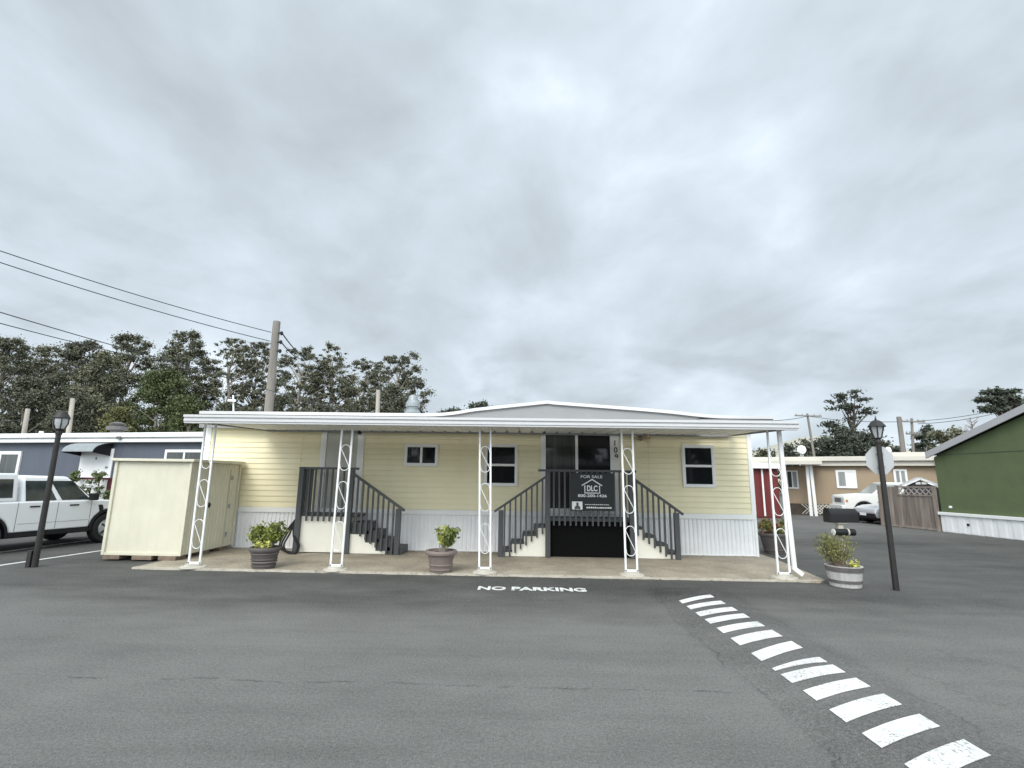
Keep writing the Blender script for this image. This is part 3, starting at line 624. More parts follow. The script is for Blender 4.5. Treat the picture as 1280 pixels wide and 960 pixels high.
for i in range(4): baluster(ls, LX0, LZ, 1.89, SY + 0.18 + i * 0.13)
for i in range(8):
    x = LX1 + 0.0 + i * 0.121; zr = a.z + (b_.z - a.z) * (x - a.x) / (b_.x - a.x); baluster(ls, x, max(SLAB + 0.01, zr - 1.23 + 0.02), zr - 0.02)
# the twin flight below the sliding door
cs = thing('porch_steps', 'twin-flight dark grey landing with steps both sides below the sliding glass door', 'steps', (1.5, 12.0, SLAB))
CX0, CX1, CZ = 0.58, 2.46, 0.88
m = MB(); m.box(CX0 - 0.03, CX1 + 0.03, SY + 0.03, HY - 0.05, CZ - 0.07, CZ); m.build('landing', M['grail'], cs, bevel=0.006)
m = MB(); m.box(CX0 + 0.06, CX1 - 0.06, HY - 0.14, HY - 0.06, SLAB + 0.01, CZ - 0.075); m.box(CX0 + 0.05, CX0 + 0.058, SY + 0.06, HY - 0.15, SLAB + 0.01, CZ - 0.075); m.box(CX1 - 0.058, CX1 - 0.05, SY + 0.06, HY - 0.15, SLAB + 0.01, CZ - 0.075)
m.box(CX0 + 0.06, CX1 - 0.06, SY + 0.10, SY + 0.11, SLAB + 0.01, CZ - 0.075); m.build('black_screen', M['mesh'], cs)
for s_, X0, XE in ((-1, CX0, -0.50), (1, CX1, 3.48)):
    run = abs(XE - X0) / 4.0
    poly = [(X0, SLAB + .01)]
    pp = []
    for i in range(4):
        zt = CZ - 0.175 * (i + 1); xa = X0 + s_ * run * i; xb = X0 + s_ * run * (i + 1)
        b = MB(); b.box(min(xa, xb) - 0.02, max(xa, xb) + 0.02, SY + 0.015, HY - 0.06, zt - 0.05, zt); b.box(*( (xa - 0.01, xa + 0.03) if s_ > 0 else (xa - 0.03, xa + 0.01)), SY + 0.016, HY - 0.07, zt + 0.002, zt + 0.125)
        b.build('step', M['grail'], cs, bevel=0.005)
        pp += [(xa, zt - 0.053), (xb, zt - 0.053)]
    poly = [(X0, SLAB + .01)] + pp + [(XE, SLAB + .01)]
    m = MB(); m.prism(poly, lambda x, z: (x, SY + 0.03, z), lambda x, z: (x, SY + 0.09, z)); m.build('stringer', M['creamp'], cs)
    newel(cs, X0 + s_ * 0.0, 1.92); newel(cs, XE - s_ * 0.03, 1.03)
    a, b_ = Vector((X0 + s_ * 0.02, SY - 0.005, 1.80)), Vector((XE + s_ * 0.12, SY - 0.005, 1.00)); m = MB(); m.bar(a, b_, 0.05, 0.09); m.build('handrail', M['grail'], cs)
    for i in range(8):
        x = X0 + s_ * (0.12 + i * 0.121); zr = a.z + (b_.z - a.z) * (x - a.x) / (b_.x - a.x); baluster(cs, x, max(SLAB + 0.01, zr - 1.20), zr - 0.02)
m = MB(); m.bar((CX0 - 0.22, SY - 0.005, 1.93), (CX1 + 0.12, SY - 0.005, 1.93), 0.05, 0.10); m.build('handrail', M['grail'], cs)
for i in range(14): baluster(cs, CX0 + 0.135 + i * 0.124, CZ - 0.16, 1.91)

# ------------------------------------------------------------------ FOR SALE sign on the railing
q0, q1 = P(713, 591, SY - 0.06), P(768, 639, SY - 0.06); SX, SZ = q0.x, q1.z; SW, SH = q1.x - q0.x, q0.z - q1.z; sy = SY - 0.055
sg = thing('sale_sign', 'black FOR SALE sign with a white house outline tied to the porch railing', 'sign', (SX + SW / 2, sy, SZ))
m = MB(); m.box(SX, SX + SW, sy - 0.008, sy, SZ, SZ + SH); m.build('sign_panel', M['signblk'], sg)
pl = lambda ox, oz: (lambda a, b_, d: (SX + ox * SW + a, sy - 0.0085 - d, SZ + oz * SH + b_))
text_mesh('FOR SALE', 'lettering', M['signwht'], (SW * 0.50, SH * 0.075), pl(0.24, 0.865), sg, 0.002)
text_mesh('800-200-1426', 'lettering', M['signwht'], (SW * 0.66, SH * 0.075), pl(0.17, 0.36), sg, 0.002, 0.02)
lg = MB()
def SP(a, b_): return (SX + a * SW, sy - 0.0095, SZ + b_ * SH)
for a, b_ in (((0.26, 0.665), (0.50, 0.83)), ((0.50, 0.83), (0.73, 0.665))): lg.bar(SP(*a), SP(*b_), 0.022, 0.003)
for a, b_ in (((0.33, 0.67), (0.33, 0.455)), ((0.67, 0.67), (0.67, 0.455)), ((0.315, 0.468), (0.685, 0.468))): lg.bar(SP(*a), SP(*b_), 0.020, 0.003)
lg.build('house_logo', M['signwht'], sg)
text_mesh('DLC', 'lettering', M['signwht'], (SW * 0.24, SH * 0.155), pl(0.38, 0.515), sg, 0.002, 0.03)
m = MB(); m.box(SX + 0.03 * SW, SX + 0.27 * SW, sy - 0.0105, sy - 0.0085, SZ + 0.03 * SH, SZ + 0.24 * SH); pt = m.build('portrait_panel', M['signwht'], sg)
m = MB(); cx = SX + 0.155 * SW
prof = [(-0.07, 0.04), (-0.062, 0.10), (-0.03, 0.125), (-0.022, 0.15), (-0.03, 0.18), (-0.02, 0.21), (0.0, 0.222), (0.02, 0.21), (0.03, 0.18), (0.022, 0.15), (0.03, 0.125), (0.062, 0.10), (0.07, 0.04)]
m.prism(prof, lambda a, b_: (cx + a * SW, sy - 0.0125, SZ + b_ * SH), lambda a, b_: (cx + a * SW, sy - 0.0107, SZ + b_ * SH)); m.build('portrait_figure', M['grail'], pt)
m = MB(); rr = random.Random(3)
for z_, h_, x_, xe in ((0.155, 0.018, 0.33, 0.86), (0.065, 0.038, 0.36, 0.90)):
    x = x_
    while x < xe:
        w_ = rr.uniform(0.02, 0.045); m.box(SX + x * SW, SX + (x + w_) * SW, sy - 0.0105, sy - 0.0085, SZ + z_ * SH, SZ + (z_ + h_ * rr.uniform(0.8, 1.1)) * SH); x += w_ + 0.010
m.build('small_print', M['signwht'], sg)

# ------------------------------------------------------------------ black hose by the steps
m = MB()
for k_, (dx, r_) in enumerate(((0, 0.022), (-0.05, 0.018), (0.06, 0.02))):
    pts = [P(374 + dx * 10, 645, 11.72), P(366 + dx * 30, 655, 11.7), P(357 + dx * 60, 670, 11.66), P(352 + dx * 50, 680, 11.62), P(354 + dx * 40, 687, 11.58), P(362, 690 + k_ * 1.0, 11.5), P(370, 690 + k_, 11.5), P(372 + k_, 681, 11.6), P(367 + k_, 670, 11.66), P(368 + k_, 655, 11.7), P(373, 648, 11.72)]
    # smooth
    sm_ = []
    for i in range(len(pts) - 1):
        p0 = pts[max(i - 1, 0)]; p1 = pts[i]; p2 = pts[i + 1]; p3 = pts[min(i + 2, len(pts) - 1)]
        for j in range(5):
            t = j / 5; sm_.append(0.5 * ((2 * p1) + (p2 - p0) * t + (2 * p0 - 5 * p1 + 4 * p2 - p3) * t * t + (3 * p1 - p0 - 3 * p2 + p3) * t ** 3))
    sm_.append(pts[-1]); m.tube([(p.x, p.y, max(p.z, SLAB + r_)) for p in sm_], r_, 8)
m.smooth = True
tag(m.build('garden_hose', M['black']), 'looped black hose hanging beside the left porch steps', 'hose')

# ------------------------------------------------------------------ cream storage shed on blocks
shx0, shx1, shy0, shy1, shz = -8.43, -6.86, 10.45, 12.28, 1.98
sh = thing('storage_shed', 'cream metal storage shed with flat lid standing on wooden blocks', 'shed', ((shx0 + shx1) / 2, 11.4, 0.11))
m = MB(); m.box(shx0 + .01, shx1 - .01, shy0 + .01, shy1 - .01, 0.11, shz - 0.002)
ribbed(m, (shx0 + .05, shy0 + .006), (shx1 - .05, shy0 + .006), 0.12, shz - 0.01, 0.20, 0.0025, (0, -1)); m.build('wall', M['shed'], sh)
m = MB(); ribbed(m, (shx1 - .006, shy0 + .05), (shx1 - .006, shy1 - .05), 0.12, shz - 0.01, 0.11, 0.010, (1, 0)); m.build('ribbed_side', M['shed'], sh)
for x, y in ((shx0, shy0), (shx1, shy0), (shx1, shy1), (shx0, shy1)):
    m = MB(); m.box(x - .03, x + .03, y - .03, y + .03, 0.112, shz - 0.003); m.build('corner_post', M['shed'], sh, bevel=0.006)
m = MB(); m.box(shx0 + .032, shx1 - .032, shy0 - .022, shy0 + .0, 0.113, 0.16); m.build('bottom_rail', M['shed'], sh)
m = MB(); m.hexa([(shx0 - .08, shy0 - .09, shz), (shx1 + .10, shy0 - .09, shz), (shx1 + .10, shy1 + .05, shz), (shx0 - .08, shy1 + .05, shz)], [(shx0 - .08, shy0 - .09, shz + .055), (shx1 + .10, shy0 - .09, shz + .055), (shx1 + .10, shy1 + .05, shz + .075), (shx0 - .08, shy1 + .05, shz + .075)]); m.build('roof', M['shed'], sh, bevel=0.008)
m = MB(); y0, y1 = 11.05, 11.95; xx = shx1 + 0.006
m.box(xx, xx + 0.007, y0, y0 + .035, .16, 1.9); m.box(xx, xx + 0.007, y1 - .035, y1, .16, 1.9); m.box(xx, xx + 0.007, y0 + .036, y1 - .036, 1.86, 1.9)
dd = m.build('door', M['shed'], sh)
for z_ in (.38, 1.02, 1.66):
    m = MB(); m.box(xx + .008, xx + .022, y1 - .02, y1 + .05, z_ - .05, z_ + .05); m.build('hinge', M['galv'], dd)
m = MB(); m.box(xx + .008, xx + .05, y0 + .09, y0 + .12, 1.02, 1.13); m.box(xx + .008, xx + .03, y0 + .02, y0 + .18, 1.06, 1.09); m.build('handle', M['black'], dd)
for (x, y, w_, nm) in ((shx0 + .18, shy0 + .14, .34, 'wooden block under the front left corner of the cream shed'), (shx0 + .82, shy0 + .12, .40, 'wooden block under the front middle of the cream shed'), (shx1 - .22, shy0 + .10, .36, 'wooden block under the front right corner of the cream shed'), (shx1 - .16, shy0 + .85, .30, 'wooden block under the middle of the ribbed side of the cream shed'), (shx1 - .16, shy1 - .3, .30, 'wooden block under the cream shed nearest the home')):
    m = MB(); m.box(x - w_ / 2, x + w_ / 2, y - .16, y + .16, 0.0 if y < 9.6 else 0.028, 0.108)
    tag(m.build('wooden_block', M['wood'], None, bevel=0.008), nm, 'wooden block', 'blocks under the cream shed')

# ------------------------------------------------------------------ plants
def leaves(rng, centers, n, size, aspect=2.2, up=0.0, spread=1.0):
    """many small leaf quads scattered round centres (x, y, z, r); returns MB"""
    cs_ = np.array(centers, float); idx = rng.integers(0, len(cs_), n) if len(cs_) > 1 else np.zeros(n, int)
    w_ = cs_[:, 3] ** 2; idx = rng.choice(len(cs_), n, p=w_ / w_.sum())
    d = rng.normal(size=(n, 3)); d /= np.linalg.norm(d, axis=1)[:, None]
    rr_ = rng.random(n) ** 0.45
    zs = cs_[idx, 4] if cs_.shape[1] > 4 else np.ones(n)
    off = d * np.minimum(np.abs(rng.normal(size=n)) * .72, 1.9)[:, None] * cs_[idx, 3:4] * spread; off[:, 2] *= zs
    p = cs_[idx, :3] + off
    a = rng.normal(size=(n, 3)); a[:, 2] += up; a /= np.linalg.norm(a, axis=1)[:, None]
    b_ = np.cross(a, rng.normal(size=(n, 3))); b_ /= np.linalg.norm(b_, axis=1)[:, None]
    s_ = size * rng.uniform(0.6, 1.3, n)[:, None]
    A = a * s_ * aspect / 2; B = b_ * s_ / 2
    v4 = np.stack([p - A, p + B, p + A, p - B], 1).reshape(-1, 3)
    return v4
def leafobj(name, v4, m, parent):
    n = len(v4) // 4; me = bpy.data.meshes.new(name)
    l = root_of(parent).location; v4 = v4 - np.array(l)
    me.vertices.add(n * 4); me.vertices.foreach_set('co', v4.astype(np.float32).ravel())
    me.loops.add(n * 4); me.loops.foreach_set('vertex_index', np.arange(n * 4, dtype=np.int32))
    me.polygons.add(n); me.polygons.foreach_set('loop_start', np.arange(0, n * 4, 4, dtype=np.int32))
    me.update(calc_edges=True); me.materials.append(m)
    o = bpy.data.objects.new(name, me); C.objects.link(o); o.parent = parent; return o
def potted(name, label, cat, loc, prof, mpot, bands=None, rim=None, group=None):
    t = thing(name, label, cat, loc, 0, group)
    m = MB(); m.lathe(prof, 32, loc); m.smooth = True; p = m.build('pot', mpot, t, angle=25)
    if bands:
        for z0, z1, r0, r1, mm in bands:
            b = MB(); b.lathe([(r0 - .01, z0), (r0 + .008, z0 + .002), (r1 + .008, z1 - .002), (r1 - .01, z1)], 32, loc); b.smooth = True; b.build('hoop', mm, p)
    return t, p
def pot_profile(rb, rt, h, lip=0.03, grooves=()):
    pr = [(rb * 0.9, 0.0), (rb, 0.005)]
    for gz in sorted(grooves):
        r = rb + (rt - rb) * gz / h; pr += [(r - .002, gz - .018), (r + .012, gz - .012), (r + .012, gz + .004), (r - .004, gz + .010)]
    pr += [(rt - .005, h - .075), (rt + lip, h - .07), (rt + lip + .008, h - .035), (rt + lip, h), (rt - .015, h), (rt - .03, h - .05)]
    return pr
def soil(t, p, loc, r, h):
    m = MB(); m.lathe([(r, h - .06), (r * .6, h - .035), (r * .1, h - .03)], 20, loc); m.build('soil', M['soil'], p)
def stemmy(t, loc, h0, stems, seed, mats, leaf, ln, aspect=1.8, name='foliage', stem_r=0.009):
    """stems: list of (dx, dy, top z, lean r); leafy tops"""
    rng = np.random.default_rng(seed); sm_ = MB(); groups = [[] for _ in mats]
    for i, (dx, dy, zt) in enumerate(stems):
        b = Vector(loc) + Vector((dx * 0.3, dy * 0.3, h0)); e_ = Vector(loc) + Vector((dx, dy, zt)); mid = b.lerp(e_, 0.5) + Vector((rng.uniform(-.02, .02), rng.uniform(-.02, .02), 0))
        sm_.tube([b, mid, e_], [stem_r, stem_r * .8, stem_r * .5], 5)
        for q, f in ((0.55, .045), (0.75, .055), (0.95, .06)):
            c = b.lerp(e_, q); groups[i % len(mats)].append((c.x, c.y, c.z, f))
    sm_.build('stem', M['bark'], t)
    for gcs, mm in zip(groups, mats):
        if gcs: leafobj(name, leaves(rng, gcs, ln, leaf, aspect, up=0.6), mm, t)
rr = random.Random(11)
# left pot: full jade shrub with yellow flowers low
loc = tuple(G(329, 712)[:2]) + (SLAB,)
t, p = potted('potted_shrub', 'round leafy jade shrub in the dark brown-grey pot nearest the cream shed', 'potted plant', loc, pot_profile(0.195, 0.255, 0.38, 0.02, (0.06, 0.12, 0.17)), M['potgrey'])
for z_ in (0.115, 0.262): 
    r_ = 0.195 + .06 * z_ / .38; m = MB(); m.lathe([(r_ + .002, z_), (r_ + .013, z_ + .003), (r_ + .013, z_ + .014), (r_ + .002, z_ + .017)], 32, loc); m.smooth = True; m.build('band', M['potmauve'], p)
soil(t, p, loc, .235, .38)
st_ = [(rr.uniform(-.26, .26), rr.uniform(-.18, .18), rr.uniform(.58, .74)) for _ in range(42)] + [(rr.uniform(.12, .25), rr.uniform(-.1, .1), rr.uniform(.76, .86)) for _ in range(8)] + [(-.30, 0, .62), (-.29, -.05, .56)]
stemmy(t, loc, .34, st_, 5, [M['succ'], M['succ_d'], M['succ']], 0.030, 1300, 1.9)
leafobj('yellow_leaves', leaves(np.random.default_rng(6), [(loc[0] - .07, loc[1] - .16, loc[2] + .44, .07), (loc[0] + .03, loc[1] - .18, loc[2] + .42, .06), (loc[0] + .12, loc[1] - .17, loc[2] + .45, .05)], 260, .035, 1.6), M['succ_y'], t)
# middle pot
loc = tuple(G(550.5, 717)[:2]) + (SLAB,)
t, p = potted('potted_shrub', 'small upright jade shrub in the mauve-brown ringed pot between the two porch steps', 'potted plant', loc, pot_profile(0.19, 0.255, 0.385, 0.03, (0.06, 0.14)), M['potmauve'])
soil(t, p, loc, .235, .385)
st_ = [(rr.uniform(-.06, .25), rr.uniform(-.12, .12), rr.uniform(.56, .80)) for _ in range(26)]
stemmy(t, loc, .34, st_, 8, [M['succ_d'], M['succ'], M['succ_y'], M['succ_d']], 0.038, 420, 1.9)
# barrel planter by the mailbox
loc = tuple(G(1057, 733)[:2]) + (0.0,)
t, p = potted('barrel_planter', 'whitewashed half barrel planter with a tall twiggy bush beside the black mailbox', 'potted plant', loc, [(0.22, 0), (0.235, .01), (0.275, .30), (0.285, .345), (0.25, .345), (0.24, .30)], M['potwhite'],
              [(0.075, 0.125, 0.247, 0.254, M['hoop']), (0.255, 0.335, 0.27, 0.283, M['hoop'])])
soil(t, p, loc, .235, .345)
st_ = [(-.12 + rr.gauss(0, .15), rr.uniform(-.15, .15), rr.uniform(.62, .88)) for _ in range(60)]
rng = np.random.default_rng(21); sm_ = MB(); cs_ = []
for dx, dy, zt in st_:
    b = Vector(loc) + Vector((-.05 + dx * .35, dy * .4, .30)); e_ = Vector(loc) + Vector((dx, dy, zt)); sm_.tube([b, b.lerp(e_, .5) + Vector((0, 0, .02)), e_], [.006, .005, .002], 4)
    for q in (.35, .5, .65, .8, .95): c = b.lerp(e_, q); cs_.append((c.x, c.y, c.z, .045 if q > .4 else .035))
sm_.build('stem', M['wood'], t); leafobj('foliage', leaves(rng, cs_, 4200, .012, 4.0, up=1.0), M['grassy'], t)
leafobj('ground_leaves', leaves(rng, [(loc[0] + .12, loc[1] - .1, .36, .07), (loc[0] + .05, loc[1] - .16, .36, .06), (loc[0] + .2, loc[1] - .03, .35, .05)], 300, .025, 2.0), M['succ_y'], t)
# flower pot behind the right awning post
loc = tuple(G(968, 692)[:2]) + (0.0,)
t, p = potted('flower_pot', 'grey flower pot with reddish and green leaves behind the right awning post', 'potted plant', loc, pot_profile(0.22, 0.31, 0.50, 0.02, (0.1,)), M['potgrey'])
soil(t, p, loc, .29, .5)
cs_ = [(loc[0] + rr.uniform(-.26, .30), loc[1] + rr.uniform(-.2, .2), rr.uniform(.52, .78), .08) for _ in range(26)]
leafobj('foliage', leaves(np.random.default_rng(31), cs_[:15], 900, .05, 1.8), M['grassy'], t); leafobj('red_foliage', leaves(np.random.default_rng(32), [(loc[0] - .2 + a * .02, loc[1] - .1, .66, .12) for a in range(3)] + cs_[22:], 400, .05, 1.8), M['redleaf'], t)

# ------------------------------------------------------------------ mailbox
MYY = 9.42
mx0, mx1 = P(1033.5, 640, MYY).x, P(1068, 640, MYY).x; mz0, mz1 = P(1050, 652.5, MYY).z, P(1050, 635.5, MYY).z
mpx = P(1049.5, 660, MYY).x
mbx = thing('mailbox', 'black curved-top mailbox on a wooden post with a newspaper tube below', 'mailbox', (mpx, MYY, 0))
m = MB(); hw = 0.105; hh = mz1 - mz0
pr = [(-hw, 0), (hw, 0), (hw, hh - hw)] + [(math.cos(math.pi * i / 10) * hw, hh - hw + math.sin(math.pi * i / 10) * hw) for i in range(1, 10)] + [(-hw, hh - hw)]
m.prism(pr, lambda y, z: (mx0, MYY + y, mz0 + z), lambda y, z: (mx1, MYY + y, mz0 + z)); m.smooth = True; bxo = m.build('box', M['black'], mbx, bevel=0.006)
m = MB(); sc = 1.06; m.prism([(y * sc, (z - hh / 2) * sc + hh / 2) for y, z in pr], lambda y, z: (mx0 - 0.012, MYY + y, mz0 + z), lambda y, z: (mx0 - 0.0005, MYY + y, mz0 + z)); m.build('door', M['black'], bxo)
m = MB(); m.box(mx0 - .035, mx0 - .013, MYY - .02, MYY + .02, mz1 - .03, mz1 + .015); m.build('handle', M['black'], bxo)
m = MB(); m.box(mpx - .045, mpx + .045, MYY - .045, MYY + .045, 0, mz0 - .03); m.box(mpx - .07, mpx + .11, MYY - .08, MYY + .08, mz0 - .029, mz0 - .002); m.build('post', M['conc'], mbx, bevel=0.006)
tz = P(1050, 664.5, MYY).z; tx0, tx1 = P(1037.5, 664, MYY).x, P(1063, 666, MYY).x
m = MB(); m.tube([(tx0, MYY - .11, tz), (tx1, MYY - .11, tz)], 0.058, 20); m.smooth = True; tb = m.build('newspaper_tube', M['black'], mbx)
m = MB(); m.tube([(tx0 - .01, MYY - .11, tz), (tx0 - .001, MYY - .11, tz)], 0.056, 20); m.build('tube_cap', M['white'], tb)
m = MB(); m.tube([(mpx + .05, MYY - .11, tz), (mpx + .075, MYY - .11, tz)], 0.062, 20); m.build('tube_clamp', M['conc'], tb)

# ------------------------------------------------------------------ lamp posts
bl = G(43, 709); LYl = bl.y
lp = thing('lamp_post', 'dark lamp post with a round glass lantern in front of the white pickup', 'lamp post', (bl.x, bl.y, 0), 0, 'lamp posts')
m = MB(); m.tube([(bl.x, LYl, 0), (bl.x, LYl, 2.44)], [0.052, 0.044], 12); m.tube([(bl.x, LYl, 2.44), (bl.x, LYl, 2.48), (bl.x, LYl, 2.52)], [0.05, 0.06, 0.05], 12); m.smooth = True; m.build('pole', M['lampm'], lp)
m = MB(); m.box(bl.x - .14, bl.x - .06, LYl - .05, LYl + .05, 0, 0.30); m.build('stub_post', M['lampm'], lp, bevel=.006)
hd = MB(); c = (bl.x, LYl, 2.52)
hd.lathe([(.05, 0), (.08, .02), (.085, .04)], 16, c); hd.lathe([(.135, .235), (.14, .25), (.115, .30), (.085, .345), (.08, .36), (.04, .38), (.02, .39)], 20, c)
for k_ in range(6):
    a = k_ * math.pi / 3 + .3; hd.tube([(c[0] + .085 * math.cos(a), c[1] + .085 * math.sin(a), c[2] + .04), (c[0] + .128 * math.cos(a), c[1] + .128 * math.sin(a), c[2] + .14), (c[0] + .13 * math.cos(a), c[1] + .13 * math.sin(a), c[2] + .237)], .009, 6)
hd.smooth = True; ln = hd.build('lantern', M['lampm'], lp)
m = MB(); m.lathe([(.075, .04), (.118, .14), (.12, .237)], 20, c); m.smooth = True; m.build('glass', M['lglass'], ln)

br = G(1120.5, 738); LYr = br.y
lp2 = thing('lamp_post', 'dark lamp post with a tapered lantern and the back of an octagonal sign', 'lamp post', (br.x, br.y, 0), 0, 'lamp posts')
m = MB(); m.tube([(br.x, LYr, 0), (br.x, LYr, 2.42)], [0.047, 0.040], 12); m.tube([(br.x, LYr, 2.40), (br.x, LYr, 2.44), (br.x, LYr, 2.48)], [0.042, 0.055, 0.04], 12); m.smooth = True; m.build('pole', M['lampm'], lp2)
c = (br.x, LYr, 2.48); hd = MB()
hd.lathe([(.04, 0), (.062, .02), (.062, .035)], 6, c); hd.lathe([(.155, .225), (.15, .235), (.085, .315), (.05, .335), (.03, .34)], 6, c); hd.lathe([(.012, .335), (.02, .36), (.008, .38), (.005, .42)], 8, c)
for k_ in range(6):
    a = k_ * math.pi / 3; hd.tube([(c[0] + .06 * math.cos(a), c[1] + .06 * math.sin(a), c[2] + .03), (c[0] + .115 * math.cos(a), c[1] + .115 * math.sin(a), c[2] + .228)], .010, 6)
ln = hd.build('lantern', M['lampm'], lp2); m = MB(); m.lathe([(.053, .035), (.105, .226)], 6, c); m.build('glass', M['lglass'], ln)
oz = P(1100, 575.5, LYr + .08).z; orx = P(1099.5, 575, LYr + .08).x
so = thing('octagonal_sign', 'octagonal road sign seen from its bare grey back on the right lamp post', 'sign', (orx, LYr + .09, oz - .25))
ro = (P(1117.5, 576, LYr + .08).x - P(1083, 575, LYr + .08).x) / 2 / math.cos(math.pi / 8)
m = MB(); m.prism([(math.cos(math.pi / 8 + i * math.pi / 4) * ro, math.sin(math.pi / 8 + i * math.pi / 4) * ro) for i in range(8)], lambda a, b_: (orx + a, LYr + .075, oz + b_), lambda a, b_: (orx + a, LYr + .078, oz + b_)); m.build('sign_plate', M['signback'], so)
m = MB(); m.box(orx - .06, orx + .06, LYr + .045, LYr + .0745, oz + .1, oz + .13); m.box(orx - .06, orx + .06, LYr + .045, LYr + .0745, oz - .13, oz - .1); m.build('bracket', M['galv'], so)

# ------------------------------------------------------------------ vehicles (local: x forward, y left, z up, rear axle at x = 0)
def arc(cx, cz, r, a0, a1, n=10): return [(cx + r * math.cos(R(a0 + (a1 - a0) * i / n)), cz + r * math.sin(R(a0 + (a1 - a0) * i / n))) for i in range(n + 1)]
def wheel(root, x, y, r, w_=0.22, out=-1):
    t = MB(); t.lathe([(r * .60, -w_ / 2 + .05), (r * .64, -w_ / 2), (r * .93, -w_ / 2), (r, -w_ / 2 + .04), (r, w_ / 2 - .04), (r * .93, w_ / 2), (r * .64, w_ / 2), (r * .60, w_ / 2 - .05)], 28); t.v = [(x + a, y + c_, r + b_) for a, b_, c_ in t.v]; t.smooth = True
    wh = t.build('wheel', M['tyre'], root, local=True)
    h = MB(); h.lathe([(r * .63, 0), (r * .60, .03), (r * .55, .015), (r * .18, .03), (r * .15, .045), (0.01, .05)], 24); yo = y + out * (w_ / 2 - .012); h.v = [(x + a, yo + out * c_, r + b_) for a, b_, c_ in h.v]; h.smooth = True
    h.build('rim', M['rim'], wh, local=True)
    sp_ = MB()
    for k_ in range(5):
        a = k_ * 2 * math.pi / 5; sp_.bar((x + math.cos(a) * r * .2, yo + out * .036, r + math.sin(a) * r * .2), (x + math.cos(a) * r * .55, yo + out * .024, r + math.sin(a) * r * .55), .03, .02)
    sp_.build('spokes', M['black'], wh, local=True)
def side_quad(bot, top, u0, u1, v0, v1, off, side):
    """quad on the slanted glasshouse side; bot/top: (x0, x1, y, z)"""
    def pt(u, v):
        xa = bot[0] + (bot[1] - bot[0]) * u; xb = top[0] + (top[1] - top[0]) * u
        return ((xa + (xb - xa) * v), side * (bot[2] + (top[2] - bot[2]) * v + off), bot[3] + (top[3] - bot[3]) * v)
    return [pt(u0, v0), pt(u1, v0), pt(u1, v1), pt(u0, v1)]
def slab_quad(mb, q, n, th=0.012):
    n = Vector(n) * th; mb.hexa([Vector(p) - n for p in q], [Vector(p) for p in q])

